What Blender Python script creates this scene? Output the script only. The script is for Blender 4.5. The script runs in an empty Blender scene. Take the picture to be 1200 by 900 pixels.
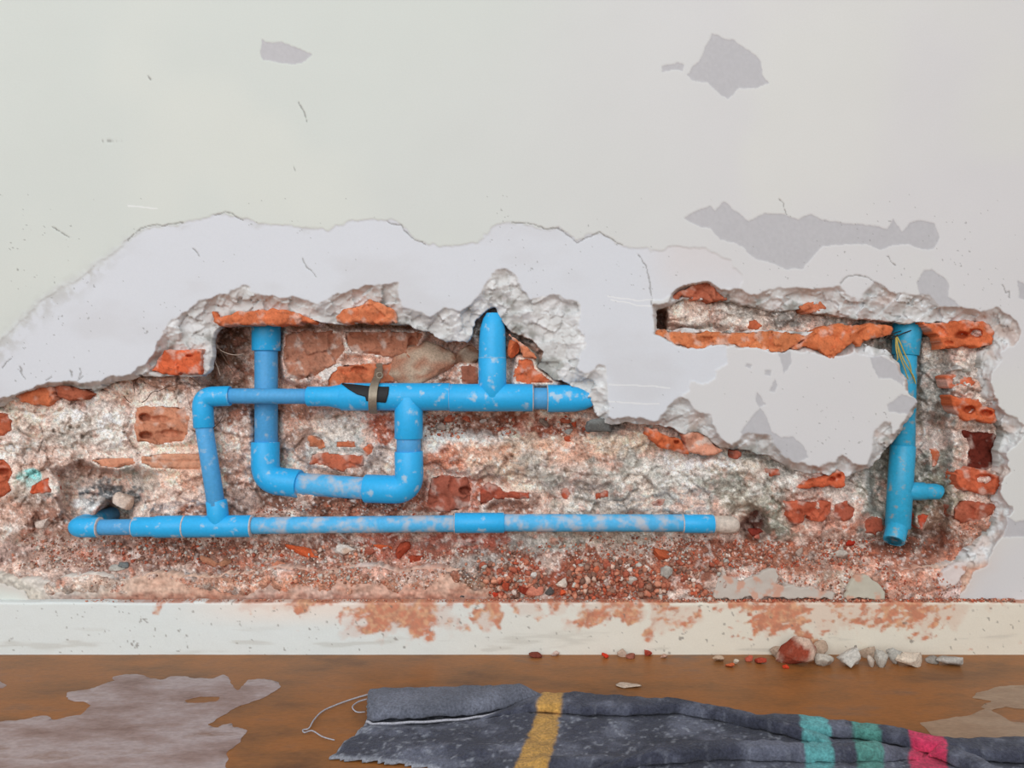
import bpy, bmesh, math
import numpy as np
from mathutils import Vector, Matrix

# ------------------------------------------------------------------ camera, sky, lights, exposure
SC = bpy.context.scene
COL = SC.collection
DIST = 0.9            # camera stands 0.9 m from the wall
EYE = 0.313           # camera height: a phone held low
cam_data = bpy.data.cameras.new('camera')
cam_data.sensor_width = 36.0
cam_data.lens = 27.0
cam_data.clip_start = 0.01
cam = bpy.data.objects.new('camera', cam_data)
COL.objects.link(cam)
cam.location = (0.0, -DIST, EYE)
cam.rotation_euler = (math.radians(90), 0, 0)
SC.camera = cam

world = bpy.data.worlds.new('world')
SC.world = world
world.use_nodes = True
bg = world.node_tree.nodes['Background']
bg.inputs[0].default_value = (0.97, 0.985, 1.0, 1)
bg.inputs[1].default_value = 0.72

def area_light(name, loc, target, size, size_y, energy, color):
    d = bpy.data.lights.new(name, 'AREA')
    d.shape = 'RECTANGLE'; d.size = size; d.size_y = size_y
    d.energy = energy; d.color = color
    o = bpy.data.objects.new(name, d)
    COL.objects.link(o)
    o.location = loc
    o.rotation_euler = (Vector(target) - Vector(loc)).to_track_quat('-Z', 'Y').to_euler()
    return o

# the open side of the building: soft daylight from above and behind the camera
area_light('daylight_opening', (-0.45, -2.3, 1.15), (0.05, 0.0, 0.25), 2.6, 1.7, 39.5, (0.965, 0.985, 1.0))

SC.view_settings.view_transform = 'Standard'
SC.view_settings.look = 'None'
SC.view_settings.gamma = 1.0
SC.view_settings.use_curve_mapping = False
SC.view_settings.exposure = 0.0

# ------------------------------------------------------------------ helpers
MM = 1e-3
def lin(c):
    c = np.asarray(c, dtype=np.float64) / 255.0
    return np.where(c <= 0.04045, c / 12.92, ((c + 0.055) / 1.055) ** 2.4)

def unproj(pu, pv, y):
    """point at depth y (m, 0 = wall face) that lies behind wall-face position pu, pv (mm)"""
    s = 1.0 + y / DIST
    return np.stack([(pu - 600.0) * MM * s, y + 0 * pu, EYE + (450.0 - pv) * MM * s], -1)

def P3(pu, pv, y):
    return Vector([float(t) for t in unproj(np.float64(pu), np.float64(pv), np.float64(y))])

def floor_xy(pu, pv, z=0.0):
    d = 900.0 * (EYE - z) / (pv - 450.0)
    return np.array([(pu - 600.0) / 900.0 * d, d - DIST])

_R = np.random.RandomState(7).rand(16, 256, 256).astype(np.float32) * 2 - 1
def vnoise(x, y, seed=0):
    R = _R[seed % 16]
    ox = 37.3 * (seed // 16 + 1)
    x = x + ox; y = y + ox * 1.7
    xi = np.floor(x).astype(np.int64); yi = np.floor(y).astype(np.int64)
    fx = (x - xi).astype(np.float32); fy = (y - yi).astype(np.float32)
    fx = fx * fx * (3 - 2 * fx); fy = fy * fy * (3 - 2 * fy)
    x0 = xi & 255; x1 = (xi + 1) & 255; y0 = yi & 255; y1 = (yi + 1) & 255
    a = R[y0, x0]; b = R[y0, x1]; c = R[y1, x0]; d = R[y1, x1]
    return (a + (b - a) * fx) * (1 - fy) + (c + (d - c) * fx) * fy

def fbm(x, y, scale, octv=4, seed=0, gain=0.5):
    s = 0; a = 1.0; t = 0.0; f = 1.0 / scale
    for i in range(octv):
        # rotate each octave so the lattice does not show
        ca, sa = math.cos(0.7 * i + 0.4), math.sin(0.7 * i + 0.4)
        s = s + a * vnoise((x * ca - y * sa) * f, (x * sa + y * ca) * f, seed + i * 3)
        t += a; a *= gain; f *= 2.03
    return s / t * 1.5

def worley(x, y, cell, seed=0):
    """F1, F2 distances (in cells) and a random value per cell"""
    x = x / cell; y = y / cell
    xi = np.floor(x).astype(np.int64); yi = np.floor(y).astype(np.int64)
    f1 = np.full(x.shape, 9.0, np.float32); f2 = f1.copy(); cid = np.zeros(x.shape, np.float32)
    A = _R[seed % 16]; B = _R[(seed + 5) % 16]; Cc = _R[(seed + 9) % 16]
    for dy in (-1, 0, 1):
        for dx in (-1, 0, 1):
            cx = xi + dx; cy = yi + dy
            jx = A[cy & 255, cx & 255] * 0.45 + 0.5; jy = B[cy & 255, cx & 255] * 0.45 + 0.5
            d = np.hypot(cx + jx - x, cy + jy - y).astype(np.float32)
            n = d < f1
            f2 = np.where(n, f1, np.minimum(f2, d))
            cid = np.where(n, Cc[cy & 255, cx & 255], cid)
            f1 = np.where(n, d, f1)
    return f1, f2, cid

def facets(x, y, cell, seed=0, tilt=1.0):
    """broken-stone relief: every cell is a flat face with its own height and slope"""
    x = x / cell; y = y / cell
    xi = np.floor(x).astype(np.int64); yi = np.floor(y).astype(np.int64)
    f1 = np.full(x.shape, 9.0, np.float32); h = np.zeros(x.shape, np.float32)
    A = _R[seed % 16]; B = _R[(seed + 5) % 16]; Cc = _R[(seed + 9) % 16]
    for dy in (-1, 0, 1):
        for dx in (-1, 0, 1):
            cx = xi + dx; cy = yi + dy; i = cy & 255; j = cx & 255
            ox = x - (cx + A[i, j] * 0.45 + 0.5); oy = y - (cy + B[i, j] * 0.45 + 0.5)
            d = np.hypot(ox, oy).astype(np.float32); n = d < f1
            h = np.where(n, Cc[i, j] * 0.6 + tilt * (ox * A[j, i] * 1.6 + oy * B[j, i] * 1.6), h)
            f1 = np.where(n, d, f1)
    return h

def sstep(a, b, x):
    t = np.clip((x - a) / (b - a), 0, 1)
    return t * t * (3 - 2 * t)

def sdf(poly, U, V, pad=60.0):
    """signed distance (negative inside), exact near the outline, +-pad far away"""
    P = np.asarray(poly, np.float32)
    out = np.full(U.shape, pad, np.float32)
    m = (U > P[:, 0].min() - pad) & (U < P[:, 0].max() + pad) & (V > P[:, 1].min() - pad) & (V < P[:, 1].max() + pad)
    if not m.any():
        return out
    u = U[m].astype(np.float32); v = V[m].astype(np.float32)
    d2 = np.full(u.shape, 1e12, np.float32); ins = np.zeros(u.shape, bool)
    Q = np.roll(P, -1, 0)
    for (ax, ay), (bx, by) in zip(P, Q):
        ex, ey = bx - ax, by - ay
        L = ex * ex + ey * ey
        if L < 1e-9:
            continue
        wx = u - ax; wy = v - ay
        t = np.clip((wx * ex + wy * ey) / L, 0, 1)
        d2 = np.minimum(d2, (wx - t * ex) ** 2 + (wy - t * ey) ** 2)
        if ay != by:
            c = ((ay <= v) & (by > v)) | ((by <= v) & (ay > v))
            ins ^= c & (u < ax + (v - ay) * ex / ey)
    d = np.sqrt(d2)
    out[m] = np.where(ins, -d, d)
    return out

def line_dist(pts, U, V, pad=8.0):
    P = np.asarray(pts, np.float32)
    out = np.full(U.shape, pad, np.float32)
    m = (U > P[:, 0].min() - pad) & (U < P[:, 0].max() + pad) & (V > P[:, 1].min() - pad) & (V < P[:, 1].max() + pad)
    if not m.any():
        return out
    u = U[m]; v = V[m]; d2 = np.full(u.shape, 1e9)
    for (ax, ay), (bx, by) in zip(P[:-1], P[1:]):
        ex, ey = bx - ax, by - ay
        t = np.clip(((u - ax) * ex + (v - ay) * ey) / max(ex * ex + ey * ey, 1e-9), 0, 1)
        d2 = np.minimum(d2, (u - ax - t * ex) ** 2 + (v - ay - t * ey) ** 2)
    out[m] = np.minimum(np.sqrt(d2), pad)
    return out

def mix(a, b, w):
    return a + (b - a) * w[..., None]

# ------------------------------------------------------------------ mesh building
def link(name, me, mat=None, parent=None, smooth=True):
    o = bpy.data.objects.new(name, me)
    COL.objects.link(o)
    if mat:
        me.materials.append(mat)
    if parent:
        o.parent = parent
    if smooth:
        me.polygons.foreach_set('use_smooth', np.ones(len(me.polygons), bool))
    return o

def np_mesh(name, co, faces, colors=None, k=4):
    """co (n,3); faces (m,k) ints or list of such arrays"""
    groups = faces if isinstance(faces, list) else [faces]
    me = bpy.data.meshes.new(name)
    nl = sum(g.size for g in groups); nf = sum(len(g) for g in groups)
    me.vertices.add(len(co)); me.loops.add(nl); me.polygons.add(nf)
    me.vertices.foreach_set('co', np.ascontiguousarray(co, np.float32).ravel())
    me.loops.foreach_set('vertex_index', np.concatenate([g.ravel() for g in groups]).astype(np.int32))
    starts = []; s = 0
    for g in groups:
        starts.append(np.arange(len(g)) * g.shape[1] + s); s += g.size
    me.polygons.foreach_set('loop_start', np.concatenate(starts).astype(np.int32))
    me.update(calc_edges=True)
    me.validate()
    if colors is not None:
        at = me.color_attributes.new('Col', 'FLOAT_COLOR', 'POINT')
        c = np.ones((len(co), 4), np.float32); c[:, :3] = colors
        at.data.foreach_set('color', c.ravel())
    return me

def grid_patch(name, U, V, Y, sd, colors, skirt=0.0, snap=True, cell=1.2):
    """a surface over the grid U, V at depth Y where sd < 0, its outline snapped to sd = 0, with a rim of depth skirt"""
    n0, n1 = U.shape
    U = U.astype(np.float64).copy(); V = V.astype(np.float64).copy()
    idx = np.arange(n0 * n1).reshape(n0, n1)
    if sd is None:
        keep = np.ones((n0 - 1, n1 - 1), bool)
    else:
        keep = (sd[:-1, :-1] + sd[1:, :-1] + sd[:-1, 1:] + sd[1:, 1:]) < 0
    q = np.stack([idx[:-1, :-1][keep], idx[1:, :-1][keep], idx[1:, 1:][keep], idx[:-1, 1:][keep]], 1)
    e = np.concatenate([q[:, [0, 1]], q[:, [1, 2]], q[:, [2, 3]], q[:, [3, 0]]])
    es = np.sort(e, 1)
    key = es[:, 0].astype(np.int64) * (n0 * n1) + es[:, 1]
    _, first, cnt = np.unique(key, return_index=True, return_counts=True)
    be = e[first[cnt == 1]]
    if sd is not None and snap:
        b = np.unique(be)
        gv = np.gradient(sd, axis=0) / np.maximum(np.abs(np.gradient(V, axis=0)), 1e-6)
        gu = np.gradient(sd, axis=1) / np.maximum(np.abs(np.gradient(U, axis=1)), 1e-6)
        s = sd.ravel()[b]; gx = gu.ravel()[b]; gy = gv.ravel()[b]
        g2 = np.maximum(gx * gx + gy * gy, 0.15)
        ok = np.abs(s) < cell * 2.2
        dx = np.where(ok, np.clip(-s * gx / g2, -cell, cell), 0); dy = np.where(ok, np.clip(-s * gy / g2, -cell, cell), 0)
        U.ravel()[b] += dx; V.ravel()[b] += dy
    co = unproj(U.ravel(), V.ravel(), np.asarray(Y, np.float64).ravel())
    used = np.unique(q)
    remap = np.full(n0 * n1, -1, np.int64); remap[used] = np.arange(len(used))
    co = co[used]; q = remap[q]
    col = np.asarray(colors).reshape(-1, 3)[used]
    faces = [q]
    if skirt:
        be = remap[be]
        bv = np.unique(be)
        r2 = np.full(len(co), -1, np.int64); r2[bv] = np.arange(len(bv)) + len(co)
        back = co[bv].copy(); back[:, 1] += skirt
        sk = np.stack([be[:, 1], be[:, 0], r2[be[:, 0]], r2[be[:, 1]]], 1)
        co = np.concatenate([co, back]); col = np.concatenate([col, col[bv]])
        faces = [np.concatenate([q, sk])]
    return np_mesh(name, co, faces, col)

# ------------------------------------------------------------------ materials
def make_mat(name, color=None, rough=0.7, grain=0.12, grain_scale=900.0, bump=0.3, bump_scale=700.0, bump_dist=0.0006,
             spec=0.3, big=0.0, big_scale=12.0, sheen=0.0, speck=None, metallic=0.0):
    m = bpy.data.materials.new(name); m.use_nodes = True
    nt = m.node_tree; N = nt.nodes; L = nt.links
    b = N['Principled BSDF']
    tc = N.new('ShaderNodeTexCoord')
    if color is None:
        at = N.new('ShaderNodeAttribute'); at.attribute_name = 'Col'; src = at.outputs['Color']
    else:
        rg = N.new('ShaderNodeRGB'); rg.outputs[0].default_value = (*lin(color), 1); src = rg.outputs[0]
    def noise(scale, detail=4, rou=0.6):
        n = N.new('ShaderNodeTexNoise'); n.inputs['Scale'].default_value = scale
        n.inputs['Detail'].default_value = detail; n.inputs['Roughness'].default_value = rou
        L.new(tc.outputs['Object'], n.inputs['Vector']); return n
    def scale_by(src, nz, amt):
        mr = N.new('ShaderNodeMapRange'); mr.inputs['From Min'].default_value = 0.3; mr.inputs['From Max'].default_value = 0.7
        mr.inputs['To Min'].default_value = 1 - amt; mr.inputs['To Max'].default_value = 1 + amt
        L.new(nz.outputs['Fac'], mr.inputs['Value'])
        mx = N.new('ShaderNodeMix'); mx.data_type = 'RGBA'; mx.blend_type = 'MULTIPLY'; mx.inputs['Factor'].default_value = 1
        L.new(src, mx.inputs['A']); L.new(mr.outputs['Result'], mx.inputs['B'])
        return mx.outputs['Result']
    if grain:
        src = scale_by(src, noise(grain_scale), grain)
    if big:
        src = scale_by(src, noise(big_scale, 3), big)
    if speck:                                    # splashes of another colour that stay on the thing
        scol, sscale, lo, hi, amt = speck
        nz = noise(sscale, 3, 0.55)
        mr = N.new('ShaderNodeMapRange'); mr.interpolation_type = 'SMOOTHSTEP'
        mr.inputs['From Min'].default_value = lo; mr.inputs['From Max'].default_value = hi
        mr.inputs['To Max'].default_value = amt
        L.new(nz.outputs['Fac'], mr.inputs['Value'])
        mx = N.new('ShaderNodeMix'); mx.data_type = 'RGBA'
        mx.inputs['B'].default_value = (*lin(scol), 1)
        L.new(mr.outputs['Result'], mx.inputs['Factor']); L.new(src, mx.inputs['A'])
        src = mx.outputs['Result']
    L.new(src, b.inputs['Base Color'])
    b.inputs['Roughness'].default_value = rough
    b.inputs['Specular IOR Level'].default_value = spec
    b.inputs['Metallic'].default_value = metallic
    if sheen:
        b.inputs['Sheen Weight'].default_value = sheen
    if bump:
        bp = N.new('ShaderNodeBump'); bp.inputs['Strength'].default_value = bump; bp.inputs['Distance'].default_value = bump_dist
        L.new(noise(bump_scale, 5, 0.65).outputs['Fac'], bp.inputs['Height'])
        L.new(bp.outputs['Normal'], b.inputs['Normal'])
    return m

M_PLASTER = make_mat('painted_plaster', rough=0.75, grain=0.015, grain_scale=500, bump=0.12, bump_scale=420, bump_dist=0.0004, spec=0.25, big=0.012, big_scale=7)
M_RUBBLE = make_mat('broken_masonry', rough=0.92, grain=0.42, grain_scale=480, bump=0.9, bump_scale=400, bump_dist=0.0016, spec=0.12, big=0.10, big_scale=90)
M_BRICK = make_mat('fired_clay', rough=0.9, grain=0.14, grain_scale=420, bump=0.5, bump_scale=380, bump_dist=0.001, spec=0.12, big=0.10, big_scale=80)
M_STONE = make_mat('loose_stone', rough=0.92, grain=0.25, grain_scale=450, bump=0.6, bump_scale=420, bump_dist=0.001, spec=0.12)
M_SKIRT = make_mat('skirting_paint', rough=0.6, grain=0.03, grain_scale=500, bump=0.2, bump_scale=300, bump_dist=0.0004, spec=0.3)
M_PVC = make_mat('blue_pvc_fitting', (42, 178, 240), rough=0.42, grain=0.05, grain_scale=300, bump=0.12, bump_scale=260, bump_dist=0.0004, spec=0.4,
                 speck=((186, 206, 218), 85, 0.57, 0.72, 0.75))
M_PVC_PIPE = make_mat('blue_pvc_pipe', (78, 164, 220), rough=0.5, grain=0.08, grain_scale=260, bump=0.15, bump_scale=260, bump_dist=0.0004, spec=0.35,
                      speck=((176, 194, 206), 90, 0.58, 0.74, 0.7))
M_PVC_DUSTY = make_mat('dusty_blue_pvc_pipe', (84, 182, 234), rough=0.6, grain=0.08, grain_scale=260, bump=0.2, bump_scale=260, bump_dist=0.0005, spec=0.25,
                       speck=((206, 198, 194), 62, 0.42, 0.70, 0.75))
M_PVC_TEAL = make_mat('aged_blue_pvc', (44, 166, 208), rough=0.38, grain=0.10, grain_scale=260, bump=0.3, bump_scale=200, bump_dist=0.0008, spec=0.45,
                      speck=((164, 160, 146), 95, 0.56, 0.70, 0.7))
M_PLUG = make_mat('crusted_plug', (205, 192, 180), rough=0.8, grain=0.25, grain_scale=200, bump=0.7, bump_scale=160, bump_dist=0.002)
M_RUBBER = make_mat('black_rubber', (36, 36, 38), rough=0.6, grain=0.2, bump=0.2)
M_STEEL = make_mat('weathered_steel', (150, 140, 124), rough=0.5, grain=0.2, grain_scale=200, bump=0.25, metallic=0.5)
M_WIRE = make_mat('dark_wire', (48, 44, 42), rough=0.6, grain=0.1, bump=0)
M_CORD = make_mat('yellow_cord', (186, 170, 92), rough=0.6, grain=0.15, bump=0)
M_ROOT = make_mat('dried_root', (92, 70, 56), rough=0.9, grain=0.2, bump=0)
M_ROOTPALE = make_mat('pale_root', (190, 170, 155), rough=0.9, grain=0.2, bump=0)
M_CLOTH = make_mat('terry_cloth', rough=0.95, grain=0.35, grain_scale=420, bump=1.0, bump_scale=380, bump_dist=0.0025, spec=0.1, sheen=0.12)
M_HEM = make_mat('hem_stitching', (170, 170, 178), rough=0.95, grain=0.3, grain_scale=600, bump=0.6, bump_scale=600)

# ------------------------------------------------------------------ outlines on the wall (mm on the wall face)
HOLE = [(-100,500),(-70,484),(-40,482),(0,476),(20,469),(36,461),(52,455),(72,452),(95,457),(112,458),(123,450),(146,444),(160,438),(172,440),(200,440),(236,440),
 (243,436),(246,418),(249,400),(253,388),(262,381),(300,380),(340,379),(369,378),(393,378),(430,378),(465,378),(480,382),(500,388),(510,394),(522,401),(547,400),
 (553,394),(558,378),(567,368),(578,362),(590,376),(600,387),(610,391),(625,399),(637,412),(631,429),(650,444),(665,450),(687,464),(695,474),(698,484),(704,495),
 (715,497),(735,497),(757,496),(770,496),(790,502),(806,512),(825,518),(845,524),(880,528),(905,538),(930,549),(950,555),(990,556),(1005,552),(1025,544),(1038,528),(1050,515),
 (1060,496),(1071,484),(1074,474),(1072,467),(1062,462),(1063,445),(1052,426),(1038,410),(1015,401),(1000,392),(950,388),(900,388),(850,388),(800,385),(783,386),(771,384),
 (769,364),(785,357),(800,350),(830,350),(850,352),(875,360),(910,364),(950,365),(1000,372),(1040,378),(1085,377),(1120,378),(1160,384),(1166,404),(1150,412),
 (1147,440),(1150,460),(1165,475),(1170,495),(1172,510),(1168,530),(1168,560),(1165,580),(1170,600),(1160,620),(1140,640),(1120,655),(1080,664),(1000,672),(900,672),
 (840,672),(700,672),(600,674),(560,668),(500,662),(470,668),(420,660),(380,672),(330,664),(290,670),(240,676),(180,672),(140,678),(100,672),(60,679),(0,675),(-40,674),(-90,660)]
OUTER = [(-108,495),(-74,478),(-40,476),(0,470),(20,463),(50,448),(75,446),(100,450),(120,444),(150,436),(172,428),(182,416),(186,400),(190,388),(200,376),(212,368),
 (222,360),(232,350),(245,350),(262,344),(275,338),(288,332),(296,338),(315,345),(340,346),(355,350),(372,357),(392,348),(420,340),(430,335),(455,332),(465,332),
 (467,350),(475,360),(490,364),(505,372),(520,362),(540,365),(552,358),(560,345),(570,328),(580,316),(592,316),(604,322),(612,340),(622,352),(640,346),(655,346),
 (672,352),(680,358),(682,385),(686,405),(680,430),(690,436),(700,428),(710,428),(714,450),(713,472),(712,488),(720,492),(740,490),(770,489),(777,482),(790,468),
 (800,466),(808,469),(815,478),(837,485),(834,497),(841,508),(852,518),(864,520),(872,507),(884,507),(900,508),(907,520),(917,536),(937,542),(960,549),(972,541),
 (987,531),(1000,540),(1014,543),(1022,530),(1025,507),(1035,496),(1044,496),(1047,508),(1055,498),(1064,485),(1070,478),(1073,471),(1069,464),(1059,459),(1060,445),
 (1049,428),(1036,417),(1020,418),(1010,413),(1001,408),(987,415),(972,419),(955,414),(927,410),(915,412),(877,408),(855,405),(825,406),(807,409),(792,405),(783,399),
 (767,391),(768,386),(764,357),(782,354),(786,344),(800,335),(830,327),(845,338),(862,338),(872,341),(880,346),(895,343),(912,334),(935,336),(950,338),(970,338),
 (984,337),(1005,354),(1012,348),(1025,331),(1040,336),(1050,345),(1060,344),(1072,349),(1090,345),(1100,357),(1125,361),(1142,363),(1155,366),(1167,359),(1178,366),
 (1191,376),(1198,392),(1188,406),(1173,413),(1176,421),(1163,436),(1161,448),(1166,467),(1181,484),(1203,500),(1196,513),(1176,530),(1182,552),(1172,565),(1171,577),
 (1188,594),(1186,600),(1180,606),(1176,628),(1161,643),(1156,661),(1141,671),(1133,691),(1121,704),(1100,712),(1000,712),(700,712),(400,712),(100,712),(34,712),(28,690),(5,684),(-60,686),(-106,670)]
SKIM = [(-140,470),(-60,440),(0,404),(25,375),(60,347),(100,320),(125,300),(150,281),(170,268),(200,263),(230,257),(265,250),(290,258),(340,265),(385,269),(405,262),(430,260),
 (458,259),(475,268),(485,280),(510,286),(540,290),(560,284),(572,272),(582,264),(600,261),(625,262),(640,267),(655,266),(668,276),(676,284),(690,276),(703,272),(716,278),
 (728,287),(750,290),(800,290),(838,294),(858,304),(870,322),(866,340),(842,338),(800,345),(764,352),(764,392),(850,408),(850,425),(838,434),(840,444),(824,449),(810,446),
 (802,458),(796,470),(780,500),(700,520),(600,480),(300,480),(0,520),(-140,520)]
PEEL = [
 [(307,46),(315,50),(330,50),(345,55),(358,60),(365,64),(358,72),(345,75),(325,73),(308,71),(305,62)],
 [(835,40),(860,48),(880,60),(892,72),(894,88),(901,97),(885,104),(866,103),(853,116),(843,110),(830,97),(812,96),(806,88),(812,78),(820,72),(826,58)],
 [(776,78),(785,76),(795,73),(801,76),(800,83),(788,82),(777,84)],
 [(801,256),(815,247),(832,242),(838,248),(848,236),(862,247),(878,259),(898,250),(920,252),(935,257),(950,251),(965,258),(980,260),(1020,264),(1040,268),(1047,257),(1057,272),
  (1066,262),(1078,258),(1095,262),(1101,278),(1095,292),(1080,293),(1065,286),(1045,288),(1032,293),(1015,287),(990,287),(965,288),(952,302),(940,316),(920,315),(900,306),
  (885,304),(870,290),(857,284),(845,280),(832,268),(815,264)],
 [(1083,317),(1092,315),(1102,322),(1112,332),(1112,348),(1127,360),(1100,358),(1078,348),(1075,332)],
 [(891,477),(897,487),(904,505),(916,513),(930,511),(943,524),(947,536),(935,543),(918,540),(905,518),(875,512),(868,507),(880,490)],
 [(1025,412),(1050,427),(1060,445),(1058,452),(1045,443),(1030,443),(1022,430),(1018,416)],
 [(1072,466),(1077,472),(1072,487),(1042,482),(1040,475),(1058,462)],
 [(1179,605),(1190,612),(1215,606),(1215,628),(1176,630)],
 [(887,460),(893,465),(897,474),(889,478),(885,470)], [(908,444),(912,452),(908,460),(902,458)],
 [(876,426),(881,428),(879,432),(874,429)], [(896,434),(904,434),(903,440),(897,439)], [(1193,330),(1205,335),(1205,352),(1194,350)],
 [(908,405),(926,412),(928,426),(918,440),(914,420)],
]
CRACKS = [
 [(350,121),(355,127),(358,134),(360,142)], [(354,303),(360,312),(366,319),(371,325)], [(600,261),(625,263),(640,268),(655,267),(668,277),(676,285),(690,277),(703,273),(716,279),(728,287)],
 [(748,298),(758,312),(761,330),(763,345),(764,357)], [(984,333),(992,325),(1002,322),(1014,325),(1025,331),(1037,337)], [(913,233),(917,238),(922,250)],
 [(226,290),(233,300)], [(24,430),(26,440),(30,445)], [(60,440),(54,445)], [(82,433),(83,443)], [(94,433),(93,446),(98,440)], [(3,430),(13,421)], [(1175,334),(1178,342),(1183,340),(1182,348)],
 [(174,89),(176,94)], [(345,195),(347,200)], [(126,164),(146,167)], [(62,265),(80,278)], [(955,338),(985,342)], [(580,336),(578,350),(577,362)], [(600,352),(594,368)],
 [(250,252),(262,249),(270,251),(285,257)], [(455,259),(470,265),(482,278),(498,286)], [(150,281),(160,271),(172,266),(190,264),(215,261)],
 [(120,164),(124,163)], [(1040,300),(1046,308),(1050,311)],
]

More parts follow.
